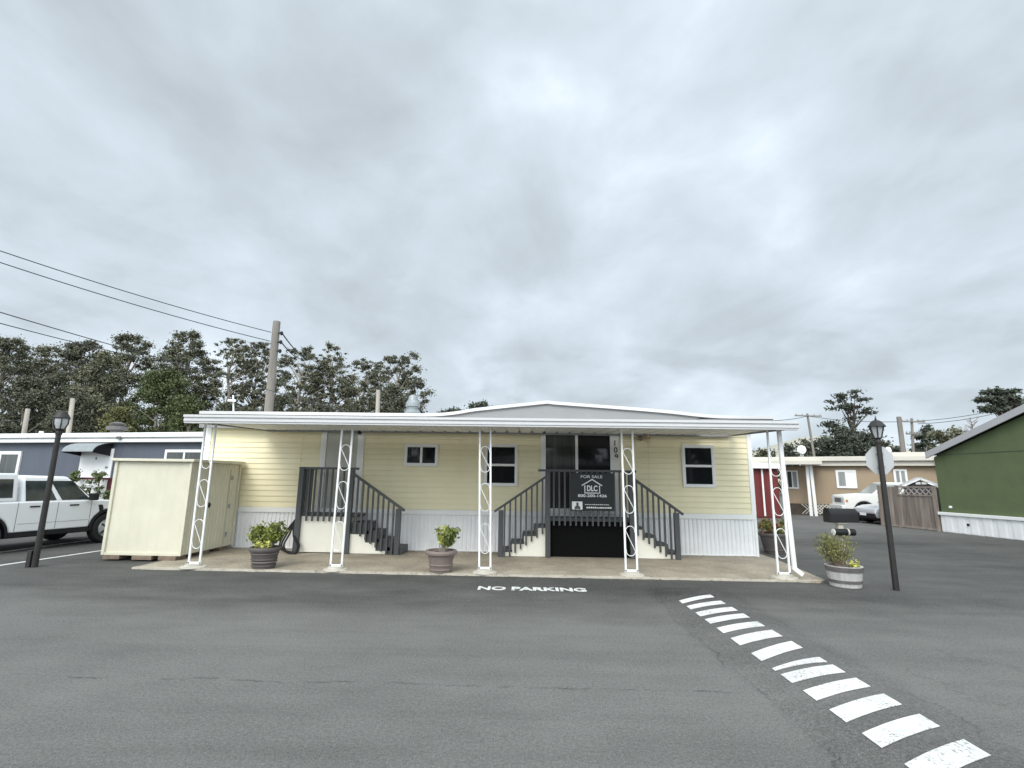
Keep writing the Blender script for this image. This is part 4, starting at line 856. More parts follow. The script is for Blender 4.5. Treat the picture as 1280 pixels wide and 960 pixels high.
def pickup():
    W_ = 2.60; r = 0.36; hw = 0.90
    ang = 90 - 12; t0 = P(-14, 695, 10.6); 
    fwd = Vector((math.cos(R(ang)), math.sin(R(ang)), 0)); left = Vector((-fwd.y, fwd.x, 0))
    loc = Vector((G(-20, 695).x, 10.6, 0)) + left * (hw - .02)
    t = thing('pickup_truck', 'white crew cab pickup truck with a camper cap parked beside the slate blue home', 'pickup truck', loc, R(ang))
    body = [(-1.05, .52), (-1.08, .62), (-1.06, 1.06), (-.2, 1.08), (.8, 1.085), (2.05, 1.075), (2.35, 1.07), (2.9, 1.04), (3.30, .96), (3.40, .86), (3.42, .55), (3.36, .40)] + [(W_ + .50, .40)] + arc(W_, r + .02, .455, 8, 172)+ [(W_ - .50, .42), (.50, .42)] + arc(0, r + .02, .455, 8, 172) + [(-.5, .45)]
    m = MB(); m.prism(body, lambda x, z: (x, -hw, z), lambda x, z: (x, hw, z)); m.smooth = True; bo = m.build('body', M['carw'], t, local=True, bevel=.035, seg=3)
    # glasshouse: cab then cap
    cb = (0.62, 2.22, .875, 1.06); ct = (0.66, 1.62, .70, 1.66)
    m = MB(); m.hexa([(cb[0], -cb[2], cb[3]), (cb[1], -cb[2], cb[3]), (cb[1], cb[2], cb[3]), (cb[0], cb[2], cb[3])], [(ct[0], -ct[2], ct[3]), (ct[1], -ct[2], ct[3] - .02), (ct[1], ct[2], ct[3] - .02), (ct[0], ct[2], ct[3])]); m.smooth = True
    m.build('cab', M['carw'], t, local=True, bevel=.06, seg=3)
    kb = (-1.05, .55, .875, 1.075); kt = (-1.0, .53, .80, 1.70)
    m = MB(); m.hexa([(kb[0], -kb[2], kb[3]), (kb[1], -kb[2], kb[3]), (kb[1], kb[2], kb[3]), (kb[0], kb[2], kb[3])], [(kt[0], -kt[2], kt[3]), (kt[1], -kt[2], kt[3]), (kt[1], kt[2], kt[3]), (kt[0], kt[2], kt[3])]); m.smooth = True
    cap = m.build('camper_cap', M['carw'], t, local=True, bevel=.05, seg=3)
    for side in (-1, 1):
        nrm = Vector((0, side * .95, .3)).normalized()
        for bb, tt, u0, u1, v0, v1, par in ((cb, ct, .03, .44, .08, .80, t), ):
            m = MB(); q = side_quad(cb, ct, .05, .455, .06, .80, .010, side); slab_quad(m, q, nrm); m.build('side_window', M['carglass'], t, local=True, bevel=.01)
            m = MB(); q = side_quad(cb, ct, .53, .96, .06, .80, .010, side); q[1] = (q[1][0] - .03, q[1][1], q[1][2]); slab_quad(m, q, nrm); m.build('side_window', M['carglass'], t, local=True, bevel=.01)
        m = MB(); q = side_quad(kb, kt, .10, .93, .16, .80, .010, side); slab_quad(m, q, nrm); m.build('cap_window', M['carglass'], cap, local=True, bevel=.012)
        m = MB()
        for x in (.55, 1.36, 2.12): m.box(x, x + .008, side * (hw + .001) - .003, side * (hw + .001) + .003, .46, 1.06)
        m.box(.60, 2.1, side * hw - .004, side * hw + .004, .60, .606)
        m.build('door_seam', M['hoop'], bo, local=True)
        for x in (.78, 1.62):
            m = MB(); m.box(x, x + .20, side * (hw + .012) - .014, side * (hw + .012) + .014, .955, .985); m.build('door_handle', M['black'], t, local=True, bevel=.008)
        m = MB(); m.prism([(2.30, .95), (2.40, .95), (2.44, .86), (2.40, .76), (2.36, .76)], lambda x, z: (x, side * (hw + .008), z), lambda x, z: (x, side * (hw - .01), z)); m.build('fender_vent', M['black'], t, local=True)
        m = MB(); m.box(1.98, 2.14, side * (hw + .13) - .07, side * (hw + .13) + .07, 1.07, 1.24); m.box(2.02, 2.10, side * (hw + .02) - .06, side * (hw + .02) + .06, 1.09, 1.14); m.build('mirror', M['black'], t, local=True, bevel=.03, seg=3)
        m = MB(); m.box(.46, W_ - .46, side * (hw - .02) - .02, side * (hw - .02) + .02, .33, .435); m.build('rocker', M['black'], t, local=True)
        m = MB(); m.box(3.30, 3.415, side * .70 - .16, side * .70 + .16, .72, .88); m.build('headlight', M['lampw'], t, local=True, bevel=.02)
        for x in (0, W_):
            m = MB(); a_ = arc(x, r + .02, .452, -5, 185, 14); b_ = arc(x, r + .02, .40, 185, -5, 14); m.prism(a_ + b_, lambda x_, z: (x_, side * (hw + .006), z), lambda x_, z: (x_, side * (hw - .35), z)); m.build('wheel_arch', M['black'], t, local=True)
            wheel(t, x, side * (hw - .10), r, .23, side)
    m = MB(); m.box(-.9, 3.2, -hw + .12, hw - .12, .30, .50); m.build('underbody', M['black'], t, local=True)
    ws = [(cb[1] - .01, -.78, 1.10), (cb[1] - .01, .78, 1.10), (ct[1] + .03, .64, 1.61), (ct[1] + .03, -.64, 1.61)]; m = MB(); slab_quad(m, [Vector(p) + Vector((.015, 0, .012)) for p in ws], (.7, 0, .7)); m.build('windshield', M['carglass'], t, local=True)
    return t
pickup()

def suv():
    loc0 = G(1050, 650); hw = .86; r = .34; W_ = 2.45
    heading = math.atan2(0.22, -0.93); fwd = Vector((math.cos(heading), math.sin(heading), 0)); left = Vector((-fwd.y, fwd.x, 0))
    front = Vector((P(1056, 640, 25.4).x, 25.4, 0))
    loc = front - fwd * (W_ + .80) - left * hw      # near-left front corner at 'front'
    t = thing('suv', 'old white sport utility vehicle with a square nose parked along the tan home', 'car', loc, heading)
    body = [(-.95, .50), (-.97, 1.00), (0, 1.05), (1.7, 1.06), (2.2, 1.10), (3.12, 1.02), (3.22, .96), (3.22, .48), (W_ + .47, .42)] + arc(W_, r + .02, .43, 8, 172) + [(.47, .40)] + arc(0, r + .02, .43, 8, 172) + [(-.47, .42)]
    m = MB(); m.prism(body, lambda x, z: (x, -hw, z), lambda x, z: (x, hw, z)); m.smooth = True; m.build('body', M['vanw'], t, local=True, bevel=.04, seg=3)
    cb = (-.95, 2.12, .84, 1.06); ct = (-.80, 1.50, .70, 1.56)
    m = MB(); m.hexa([(cb[0], -cb[2], cb[3]), (cb[1], -cb[2], cb[3]), (cb[1], cb[2], cb[3]), (cb[0], cb[2], cb[3])], [(ct[0], -ct[2], ct[3]), (ct[1], -ct[2], ct[3]), (ct[1], ct[2], ct[3]), (ct[0], ct[2], ct[3])]); m.smooth = True
    m.build('cab', M['vanw'], t, local=True, bevel=.05, seg=3)
    m = MB(); slab_quad(m, [Vector(p) + Vector((.012, 0, .012)) for p in [(cb[1] - .02, -.76, 1.09), (cb[1] - .02, .76, 1.09), (ct[1] + .04, .64, 1.51), (ct[1] + .04, -.64, 1.51)]], (.7, 0, .7)); m.build('windshield', M['blind'], t, local=True)
    for side in (-1, 1):
        for u0, u1 in ((.05, .34), (.38, .64), (.68, .96)):
            m = MB(); slab_quad(m, side_quad(cb, ct, u0, u1, .10, .84, .010, side), (0, side * .95, .3)); m.build('side_window', M['blind'], t, local=True)
        for x in (0, W_):
            wheel(t, x, side * (hw - .10), r, .22, side)
            m = MB(); m.prism(arc(x, r + .02, .43, -5, 185, 14) + arc(x, r + .02, .37, 185, -5, 14), lambda x_, z: (x_, side * (hw + .006), z), lambda x_, z: (x_, side * (hw - .35), z)); m.build('wheel_arch', M['black'], t, local=True)
        m = MB(); m.box(3.16, 3.235, side * .62 - .17, side * .62 + .17, .72, .90); m.build('headlight', M['lampw'], t, local=True, bevel=.015)
        m = MB(); m.box(3.08, 3.17, side * (hw + .004) - .006, side * (hw + .004) + .006, .74, .84); m.build('turn_signal', M['amber'], t, local=True)
    m = MB(); m.box(3.20, 3.232, -.42, .42, .72, .90); m.build('grille', M['hoop'], t, local=True)
    m = MB(); m.box(3.14, 3.34, -hw, hw, .46, .62); m.build('bumper', M['vanw'], t, local=True, bevel=.03)
    m = MB(); m.box(-.8, 3.1, -.7, .7, .26, .5); m.build('underbody', M['black'], t, local=True)
    t.scale = (1.1, 1.0, 1.18); t.location = front - fwd * (W_ + .80) * 1.1 - left * hw
suv()
def saloon():
    hw = .74; r = .30; W_ = 2.3; heading = math.atan2(-0.03, -0.95); fwd = Vector((math.cos(heading), math.sin(heading), 0)); left = Vector((-fwd.y, fwd.x, 0))
    front = Vector((P(1094, 645, 23.15).x, 23.15, 0)); loc = front - fwd * (W_ + .72) - left * hw
    t = thing('saloon_car', 'silver car nosing out from behind the weathered fence', 'car', loc, heading)
    body = [(-.80, .40), (-.85, .80), (-.3, .90), (1.6, .88), (2.55, .80), (2.95, .66), (3.02, .50), (2.96, .28), (W_ + .40, .24)] + arc(W_, r, .36, 5, 175) + [(.40, .24)] + arc(0, r, .36, 5, 175) + [(-.4, .28)]
    m = MB(); m.prism(body, lambda x, z: (x, -hw, z), lambda x, z: (x, hw, z)); m.smooth = True; m.build('body', M['silver'], t, local=True, bevel=.05, seg=3)
    cb = (-.35, 1.85, .74, .88); ct = (.15, 1.15, .58, 1.36)
    m = MB(); m.hexa([(cb[0], -cb[2], cb[3]), (cb[1], -cb[2], cb[3]), (cb[1], cb[2], cb[3]), (cb[0], cb[2], cb[3])], [(ct[0], -ct[2], ct[3]), (ct[1], -ct[2], ct[3]), (ct[1], ct[2], ct[3]), (ct[0], ct[2], ct[3])]); m.smooth = True; m.build('cab', M['silver'], t, local=True, bevel=.05, seg=3)
    m = MB(); slab_quad(m, [Vector(p) + Vector((.012, 0, .012)) for p in [(cb[1] - .03, -.66, .92), (cb[1] - .03, .66, .92), (ct[1] + .05, .52, 1.32), (ct[1] + .05, -.52, 1.32)]], (.6, 0, .8)); m.build('windshield', M['carglass'], t, local=True)
    m = MB(); m.box(2.90, 3.035, -.72, .72, .26, .46); m.build('bumper', M['black'], t, local=True, bevel=.02)
    m = MB(); m.box(3.03, 3.05, -.20, .20, .36, .48); m.build('number_plate', M['signwht'], t, local=True)
    for side in (-1, 1):
        m = MB(); m.prism([(2.72, .74), (2.96, .62), (2.97, .52), (2.70, .62)], lambda x, z: (x, side * (hw + .005), z), lambda x, z: (x, side * .45, z + .01)); m.build('headlight', M['lampw'], t, local=True)
        for x in (0, W_): wheel(t, x, side * (hw - .08), r, .2, side)
        m = MB(); slab_quad(m, side_quad(cb, ct, .08, .92, .10, .86, .010, side), (0, side * .9, .4)); m.build('side_window', M['carglass'], t, local=True)
    m = MB(); m.box(-.6, 2.8, -.66, .66, .18, .4); m.build('underbody', M['black'], t, local=True)
saloon()

# ------------------------------------------------------------------ neighbouring homes
def wall_frame(p0, p1):
    d = Vector((p1[0] - p0[0], p1[1] - p0[1])); L_ = d.length; d /= L_; return (d.x, d.y), L_, math.atan2(d.y, d.x)
# slate blue home: local x along its front, local y backwards
A = Vector((-21.8, 20.45)); dr_, _, ang = wall_frame(A, (-11.5, 18.3))
blue = thing('mobile_home', 'slate blue mobile home with a white roof edge behind the white pickup', 'mobile home', (A.x, A.y, 0), ang)
def BL(px, py, off=0.0): return on_plane(px, py, A + Vector((-dr_[1], dr_[0])) * off, dr_)
m = MB(); m.box(-3, 13.2, 0.03, 6.0, 0.0, 3.0); ribbed(m, (-3, .012), (13.2, .012), 0.7, 2.95, .22, .004, (0, -1)); m.build('wall', M['blue'], blue, local=True)
zt, zb = BL(120, 542)[1], BL(120, 553.5)[1]
m = MB(); m.box(-3.3, 13.5, -.30, 6.3, (zt + zb) / 2, zt); m.box(-3.25, 13.45, -.24, 6.2, zb, (zt + zb) / 2 - .002); m.build('roof', M['white'], blue, local=True, bevel=.02)
m = MB(); m.box(-3.2, 13.4, -.246, -.241, (zt + zb) / 2 - .05, (zt + zb) / 2 - .02); m.build('roof_groove', M['eave'], blue, local=True)
def lwin(parent, fn, x0, y0, x1, y1, split='v', glass='glass', fw=.1, face=0.0):
    a, b_ = fn(x0, y0), fn(x1, y1); window(LocalRoot(parent), a[0], b_[0], b_[1], a[1], face, fw=fw, split=split, glass=glass)
class _L: pass
# window() builds in world offsets; for turned homes build locally
def local_window(parent, fn, x0, y0, x1, y1, split='v', glass='glass', fw=.1, face=0.0):
    a, b_ = fn(x0, y0), fn(x1, y1); l = parent.location
    xa, xb, za, zb_ = a[0], b_[0], b_[1], a[1]
    f = MB(); t = fw * .4
    f.box(xa, xb, face - .05, face + .02, zb_ - fw, zb_); f.box(xa, xb, face - .05, face + .02, za, za + fw); f.box(xa, xa + fw, face - .05, face + .02, za + fw, zb_ - fw); f.box(xb - fw, xb, face - .05, face + .02, za + fw, zb_ - fw)
    if split == 'v': xm = (xa + xb) / 2; f.box(xm - t, xm + t, face - .04, face + .02, za + fw, zb_ - fw); ps = [(xa + fw, xm - t), (xm + t, xb - fw)]
    else: ps = [(xa + fw, xb - fw)]
    fr = f.build('window', M['white'], parent, local=True)
    for i, (q, w_) in enumerate(ps):
        g_ = glass[i % len(glass)] if isinstance(glass, (list, tuple)) else glass
        p = MB(); p.box(q - .004, w_ + .004, face - .025, face + .01, za + fw - .004, zb_ - fw + .004); p.build('pane', M[g_], fr, local=True)
local_window(blue, BL, -22, 564, 22, 598, glass='bronze', fw=.13)
local_window(blue, BL, 208, 562, 254, 583, glass='bronze', fw=.10)
a, b_ = BL(104, 561), BL(138, 600)
m = MB(); m.box(a[0], b_[0], -.05, .0, .75, a[1]); fr = m.build('door', M['white'], blue, local=True, bevel=.01)
m = MB()
for zz in (a[1] - .35, a[1] - .85): m.box((a[0] + b_[0]) / 2 - .03, (a[0] + b_[0]) / 2 + .03, -.058, -.0502, zz - (.07 if zz > a[1] - .5 else .02), zz + .02)
m.build('knocker', M['hoop'], fr, local=True)
m = MB(); x_, z_ = BL(138.5, 584); m.lathe([(.03, 0), (.05, .04), (.02, .07)], 10); m.v = [(x_ - .12 + p[0], -.05 - p[2], z_ + p[1]) for p in m.v]; m.build('handle', M['galv'], fr, local=True)
# curved door awning
xa, xb = BL(78, 560)[0], BL(141, 560)[0]; zt_ = BL(120, 553)[1]; m = MB(); n = 8; xL, xR = BL(79, 560, -.7)[0], BL(138, 560)[0] + .12
pr = [(-.72 * math.sin(math.pi / 2 * i / n), zt_ - .03 - .36 * (1 - math.cos(math.pi / 2 * i / n))) for i in range(n + 1)]
for y, z in pr: m.v.append((xL, y - .02, z)); m.v.append((xR, y - .02, z))
for i in range(n): m.f.append((2 * i, 2 * i + 1, 2 * i + 3, 2 * i + 2))
aw = m.build('door_awning', M['galv'], blue, local=True); sf = aw.modifiers.new('t', 'SOLIDIFY'); sf.thickness = .02
m = MB()
for xx_ in (xL, xR - .04): m.prism([(0, zt_ - .5)] + [(y, z) for y, z in pr], lambda y, z: (xx_, y - .02, z - .03), lambda y, z: (xx_ + .04, y - .02, z - .03))
m.build('awning_bracket', M['black'], aw, local=True)
x_, z_ = BL(158, 548); m = MB(); m.box(x_ - .10, x_ + .10, -.32, -.301, z_ - .05, z_ + .05); m.build('vent', M['hoop'], blue, local=True)
x_, z_ = BL(108, 541); m = MB(); m.lathe([(.22, 0), (.22, .25), (.38, .26), (.38, .40), (.24, .42), (.30, .52), (.1, .6)], 14, (x_, 1.2, zt)); m.build('roof_vent', M['hoop'], blue, local=True)
x_, z_ = BL(17, 541); m = MB(); m.tube([(x_, 1.0, zt), (x_, 1.0, zt + .22)], .08, 10); m.build('vent_pipe', M['white'], blue, local=True)
# porch of the blue home
pa = BL(75, 600, -1.3)[0]; pb = BL(148, 600, -1.3)[0]; pzt = BL(120, 597, -1.3)[1]
porch = thing('porch_railing', 'dark red porch railing with white lattice below the white door', 'railing', (A.x, A.y, 0), ang)
m = MB(); m.box(pa - .8, pb, -1.35, -1.27, pzt - .07, pzt); m.box(pb - .32, pb - .02, -1.42, -1.20, 0, pzt - .01); m.build('rail', M['maroon'], porch, local=True)
m = MB(); xa, xb, za, zb_ = pa + .2, pb - .34, .62, pzt - .08
k_ = xa - 1.0
while k_ < xb:
    for sgn in (1, -1):
        p = [(k_, za), (k_ + (zb_ - za), zb_)] if sgn > 0 else [(k_, zb_), (k_ + (zb_ - za), za)]
        (x0_, z0_), (x1_, z1_) = p
        if x0_ < xa: z0_ += (z1_ - z0_) * (xa - x0_) / (x1_ - x0_); x0_ = xa
        if x1_ > xb: z1_ = z0_ + (z1_ - z0_) * (xb - x0_) / (x1_ - x0_); x1_ = xb
        if x1_ > x0_ + .02: m.bar((x0_, -1.30 + .012 * sgn, z0_), (x1_, -1.30 + .012 * sgn, z1_), .045, .012)
    k_ += .115
m.build('lattice', M['white'], porch, local=True)
m = MB(); m.box(pa - .8, pb, -1.26, -.06, .35, .62); m.build('deck', M['maroon'], porch, local=True)
def bl2w(x, y, z): return Vector((A.x + dr_[0] * x - dr_[1] * y, A.y + dr_[1] * x + dr_[0] * y, z))
for px, py, rr_, zc_, lb in ((91, 601, .20, 1.62, 'small leafy plant hanging left along the dark red porch railing'), (124, 602, .20, 1.60, 'leafy plant with a white bloom on the dark red porch railing'), (112, 617, .24, 1.20, 'low spreading bush against the white porch lattice'), (131, 620, .18, 1.05, 'dark potted bush at the right end of the white porch lattice')):
    q = bl2w(BL(px, py, -1.62)[0], -1.62, 0); t = thing('porch_plant', lb, 'plant', (q.x, q.y, 0 if zc_ < 1.3 else 1.3), 0, 'plants along the porch of the blue home')
    rng = np.random.default_rng(int(px)); cs_ = [(q.x + rng.normal() * rr_ * .55, q.y + rng.normal() * .1, zc_ + rng.normal() * rr_ * .45, rr_ * .45) for _ in range(9)]
    leafobj('foliage', leaves(rng, cs_, 420, .05, 1.8), M['porchleaf'], t)
    m = MB(); m.tube([(q.x, q.y, 0.0 if zc_ < 1.3 else 1.30), (q.x, q.y, zc_ + .05)], .02, 6); m.build('stem', M['darkbark'], t)
    if px == 124: leafobj('bloom', leaves(rng, [(q.x - .08, q.y - .22, zc_ - .28, .10)], 160, .06, 1.2), M['signwht'], t)

# tan home on the right
TA = Vector((15.3, 30.3)); dt_, _, angt = wall_frame(TA, (21.6, 27.0))
tan = thing('mobile_home', 'tan mobile home with a pale flat roof edge behind the parked white vehicle', 'mobile home', (TA.x, TA.y, 0), angt)
def TL(px, py): return on_plane(px, py, TA, dt_)
zt = TL(1060, 571)[1]; zb = TL(1060, 584)[1]; x1_ = 13.0
m = MB(); m.box(0.1, x1_, .03, 5.5, 0, zb + .05); ribbed(m, (.1, .012), (x1_, .012), .62, zb, .62, .005, (0, -1)); m.build('wall', M['tan'], tan, local=True)
m = MB(); m.box(-2.2, x1_ + .3, -.5, 5.8, (zt + zb) / 2 + .04, zt); m.box(1.0, x1_ + .2, -.32, 5.6, zb + .06, (zt + zb) / 2 + .038); m.build('roof', M['tanroof'], tan, local=True, bevel=.02)
m = MB(); m.box(.12, x1_, -.02, .01, .0, .60); m.build('skirting', M['darkbark'], tan, local=True)
m = MB(); xa, xb = TL(1018, 640)[0], TL(1050, 640)[0]; k_ = xa - .6
while k_ < xb:
    m.bar((k_, -.05, .05), (k_ + .55, -.05, .60), .05, .012); m.bar((k_, -.065, .60), (k_ + .55, -.065, .05), .05, .012); k_ += .17
m.build('skirt_lattice', M['tanroof'], tan, local=True)
local_window(tan, TL, 982, 588, 999, 611, glass=('bronze', 'blind'), fw=.08); local_window(tan, TL, 1044, 587.5, 1072, 610.5, glass=('blind', 'skirt'), fw=.11); local_window(tan, TL, 1116, 586.5, 1136, 609.5, glass=('blind', 'blind'), fw=.10)
for bxp, txp in ((1014, 1007.5), (1020, 1012)):
    m = MB(); p0, p1 = TL(bxp, 647), TL(txp, 577); zz = zb
    m.bar((p0[0], -1.1, 0), (p1[0], -1.1, zz + .2), .15, .12); m.build('porch_post', M['white'], tan, local=True)
m = MB(); m.hexa([(-2.2, -1.9, zb + .10), (1.9, -1.9, zb + .10), (1.9, -.51, zb + .16), (-2.2, -.51, zb + .16)], [(-2.2, -1.9, zb + .28), (1.9, -1.9, zb + .28), (1.9, -.51, zb + .34), (-2.2, -.51, zb + .34)]); m.build('porch_roof', M['tanroof'], tan, local=True)
x_, z_ = TL(1000, 568); dsh = MB(); dc = Vector((x_ + .1, -.2, zt + .42))
n = 18; rings = [(0.02, .0), (.11, .02), (.20, .06), (.25, .10)]; dsh.lathe(rings, n); dsh.v = [(dc.x + a * 0.92, dc.y - c_ - .0, dc.z + b_) for a, b_, c_ in dsh.v]; dsh.smooth = True; ds = dsh.build('satellite_dish', M['white'], tan, local=True)
m = MB(); m.tube([(dc.x, dc.y + .02, zt), (dc.x, dc.y + .02, dc.z)], .04, 8); m.tube([(dc.x, dc.y - .1, dc.z - .22), (dc.x - .30, dc.y - .35, dc.z - .10)], .02, 6); m.box(dc.x - .42, dc.x - .28, dc.y - .40, dc.y - .30, dc.z - .13, dc.z - .02); m.build('dish_arm', M['galv'], ds, local=True)
m = MB(); x_, z_ = TL(1113, 566); m.lathe([(.1, 0), (.1, .25), (.16, .3), (.12, .5), (.04, .55)], 10, (x_, .6, zt)); m.build('roof_vent', M['white'], tan, local=True)
x_, z_ = TL(1122, 566); m = MB(); m.box(x_ - .2, x_ + 3.2, 2.5, 4.5, zt, zt + .35); m.build('roof_cabinet', M['tanroof'], tan, local=True)
m = MB(); x_, z_ = TL(1166, 577); m.tube([(x_, -.55, zt - .15), (x_ + .2, -.35, zb - .05), (x_ + .35, -.1, zb - .25)], .05, 8); m.build('downspout', M['hoop'], tan, local=True)

# dark red shed left of it
ra, rb = P(944, 640, 26.5), P(976, 640, 26.5)
rs = thing('red_shed', 'dark red boarded outbuilding left of the tan home, seen past the awning posts', 'outbuilding', ((ra.x + rb.x) / 2, 27, 0))
ztop = P(960, 586, 26.5).z
m = MB(); m.box(ra.x - 1.5, rb.x, 26.53, 29.0, 0, ztop); ribbed(m, (ra.x - 1.5, 26.51), (rb.x, 26.51), .03, ztop - .01, .28, .02, (0, -1)); m.build('wall', M['red'], rs)
m = MB(); m.box(ra.x - 1.7, rb.x + .15, 26.2, 29.2, ztop + .002, ztop + .25); m.build('roof', M['white'], rs, bevel=.02)
m = MB()
for px in (954.0,): x = P(px, 610, 26.45).x; m.box(x - .04, x + .04, 26.44, 26.48, .1, ztop - .02)
m.build('trim_board', M['white'], rs)

# green home on the right
GA = Vector((16.0, 20.12)); dg_, _, angg = wall_frame(GA, (16.3, 16.9))
grn = thing('house', 'olive green gabled house with white skirting at the right edge', 'house', (GA.x, GA.y, 0), angg)
def GL(px, py): return on_plane(px, py, GA, dg_)
LG = 13.0; e0 = GL(1168, 571); e1 = GL(1279, 519); sl = (e1[1] - e0[1]) / (e1[0] - e0[0]); zs = GL(1230, 643.5)[1]
wz = lambda x: e0[1] + sl * (x - e0[0])
xp = 6.5; m = MB(); m.prism([(0, zs - .02), (LG, zs - .02), (LG, wz(0)), (xp, wz(xp)), (0, wz(0))], lambda x, z: (x, 0, z), lambda x, z: (x, 12, z)); m.build('wall', M['green'], grn, local=True)
a, b_ = GL(1166, 573), GL(1279, 559); m = MB(); m.box(.0, LG - .02, -.008, .0, 2.86, 2.885); m.build('wall_seam', M['cyp'], grn, local=True)
m = MB()
for s_ in (0, 1):
    X = (lambda x: x) if s_ == 0 else (lambda x: 2 * xp - x)
    m.prism([(X(-.10), wz(-.10) - .02), (X(xp), wz(xp) - .02), (X(xp), wz(xp) + .22), (X(-.10), wz(-.10) + .22)], lambda x, z: (x, -.26, z), lambda x, z: (x, -.20, z))
m.build('barge_board', M['eave'], grn, local=True)
m = MB()
for s_ in (0, 1):
    X = (lambda x: x) if s_ == 0 else (lambda x: 2 * xp - x)
    m.prism([(X(-.14), wz(-.14) + .14), (X(xp), wz(xp) + .14), (X(xp), wz(xp) + .235), (X(-.14), wz(-.14) + .235)], lambda x, z: (x, -.195, z), lambda x, z: (x, 12.4, z))
m.build('roof', M['shingle'], grn, local=True)
m = MB(); ribbed(m, (-.04, -.03), (LG + .05, -.03), .02, zs - .11, .47, .012, (0, -1)); m.box(-.02, LG, -.02, 12, 0.0, zs - .022); m.build('skirting', M['skirt'], grn, local=True)
m = MB(); m.box(-.08, LG + .06, -.10, -.0, zs - .11, zs - .0); m.build('skirting_rail', M['white'], grn, local=True, bevel=.012)
x_, z_ = GL(1189, 634); m = MB(); m.lathe([(.05, 0), (.05, .05), (.03, .08)], 10); m.v = [(x_ + p[0], -p[2], z_ + p[1]) for p in m.v]; m.build('wall_light', M['signwht'], grn, local=True)
x_, z_ = GL(1212, 656); m = MB(); m.lathe([(.045, 0), (.045, .03)], 10); m.v = [(x_ + p[0], -.042 - p[2], z_ + p[1]) for p in m.v]; m.build('vent_hole', M['black'], grn, local=True)

# weathered fence
FA = Vector((15.62, 22.80)); df_, LF, angf = wall_frame(FA, (15.93, 20.2))
fen = thing('fence', 'weathered wooden board fence with a lattice top beside the green house', 'fence', (FA.x, FA.y, 0), angf)
def FL(px, py): return on_plane(px, py, FA, df_)
ft = 1.66; xs1 = FL(1124, 640)[0]
m = MB(); x = 0.0; rr = random.Random(5)
while x < LF - .02:
    w_ = rr.uniform(.13, .17); top_ = ft if x < xs1 else 1.30; m.box(x, min(x + w_ - .012, LF), rr.uniform(-.006, .006), .022, .05, top_ - rr.uniform(0, .02)); x += w_
m.build('board', M['fence'], fen, local=True)
for x in (-.05, xs1, LF - .05):
    m = MB(); m.box(x - .045, x + .045, -.06, .06, 0, ft + .04); m.build('fence_post', M['fence'], fen, local=True)
m = MB(); m.box(xs1 + .05, LF, -.03, .03, 1.30, 1.36); m.box(xs1 + .05, LF, -.03, .03, ft - .04, ft + .02); m.box(0, LF, -.025, .03, .02, .10); m.build('fence_rail', M['fence'], fen, local=True)
m = MB(); k_ = xs1 - .2
while k_ < LF:
    for dx in (1, -1):
        a, b_ = (k_, 1.36), (k_ + .26, ft - .04)
        if dx < 0: a, b_ = (k_, ft - .04), (k_ + .26, 1.36)
        x0_ = max(a[0], xs1 + .06); x1_ = min(b_[0], LF - .06)
        if x1_ > x0_ + .03:
            f0 = (x0_ - a[0]) / (b_[0] - a[0]); f1 = (x1_ - a[0]) / (b_[0] - a[0])
            m.bar((x0_, .008 * dx, a[1] + (b_[1] - a[1]) * f0), (x1_, .008 * dx, a[1] + (b_[1] - a[1]) * f1), .045, .012)
    k_ += .26
m.build('lattice', M['latw'], fen, local=True)
# little dark playhouse behind the fence
SA = Vector(P(1128, 609, 22.3)[:2]); ds_ = (0.867, -0.498)
def SL(px, py, off=0.0): return on_plane(px, py, SA + Vector((-ds_[1], ds_[0])) * off, ds_)
ph = thing('garden_shed', 'small dark garden shed with white trimmed gable peeking over the weathered fence', 'shed', (SA.x, SA.y, 0), math.atan2(ds_[1], ds_[0]))
pk, pr_ = SL(1150, 598.5), SL(1178, 608.5); pl_ = (0.0, pr_[1])
m = MB(); m.prism([(.12, 0), (pr_[0] - .12, 0), (pr_[0] - .12, pr_[1] - .05), (pk[0], pk[1] - .06), (.12, pr_[1] - .05)], lambda x, z: (x, 0, z), lambda x, z: (x, .75, z)); m.build('wall', M['shingle'], ph, local=True)
m = MB()
for q in (pl_, pr_): m.bar((q[0], -.06, q[1]), (pk[0], -.06, pk[1]), .07, .05)
m.build('gable_trim', M['white'], ph, local=True)
m = MB()
for q in (pl_, pr_): m.add([(q[0], -.05, q[1] + .04), (pk[0], -.05, pk[1] + .04), (pk[0], .9, pk[1] + .04), (q[0], .9, q[1] + .04)], [(0, 1, 2, 3)])
ro_ = m.build('roof', M['eave'], ph, local=True); sf = ro_.modifiers.new('t', 'SOLIDIFY'); sf.thickness = .03
for px in (1147.5, 1155):
    q = SL(px, 604); m = MB(); m.box(q[0] - .08, q[0] + .08, -.03, -.002, q[1] - .05, q[1] + .05); m.build('window', M['signwht'], ph, local=True)

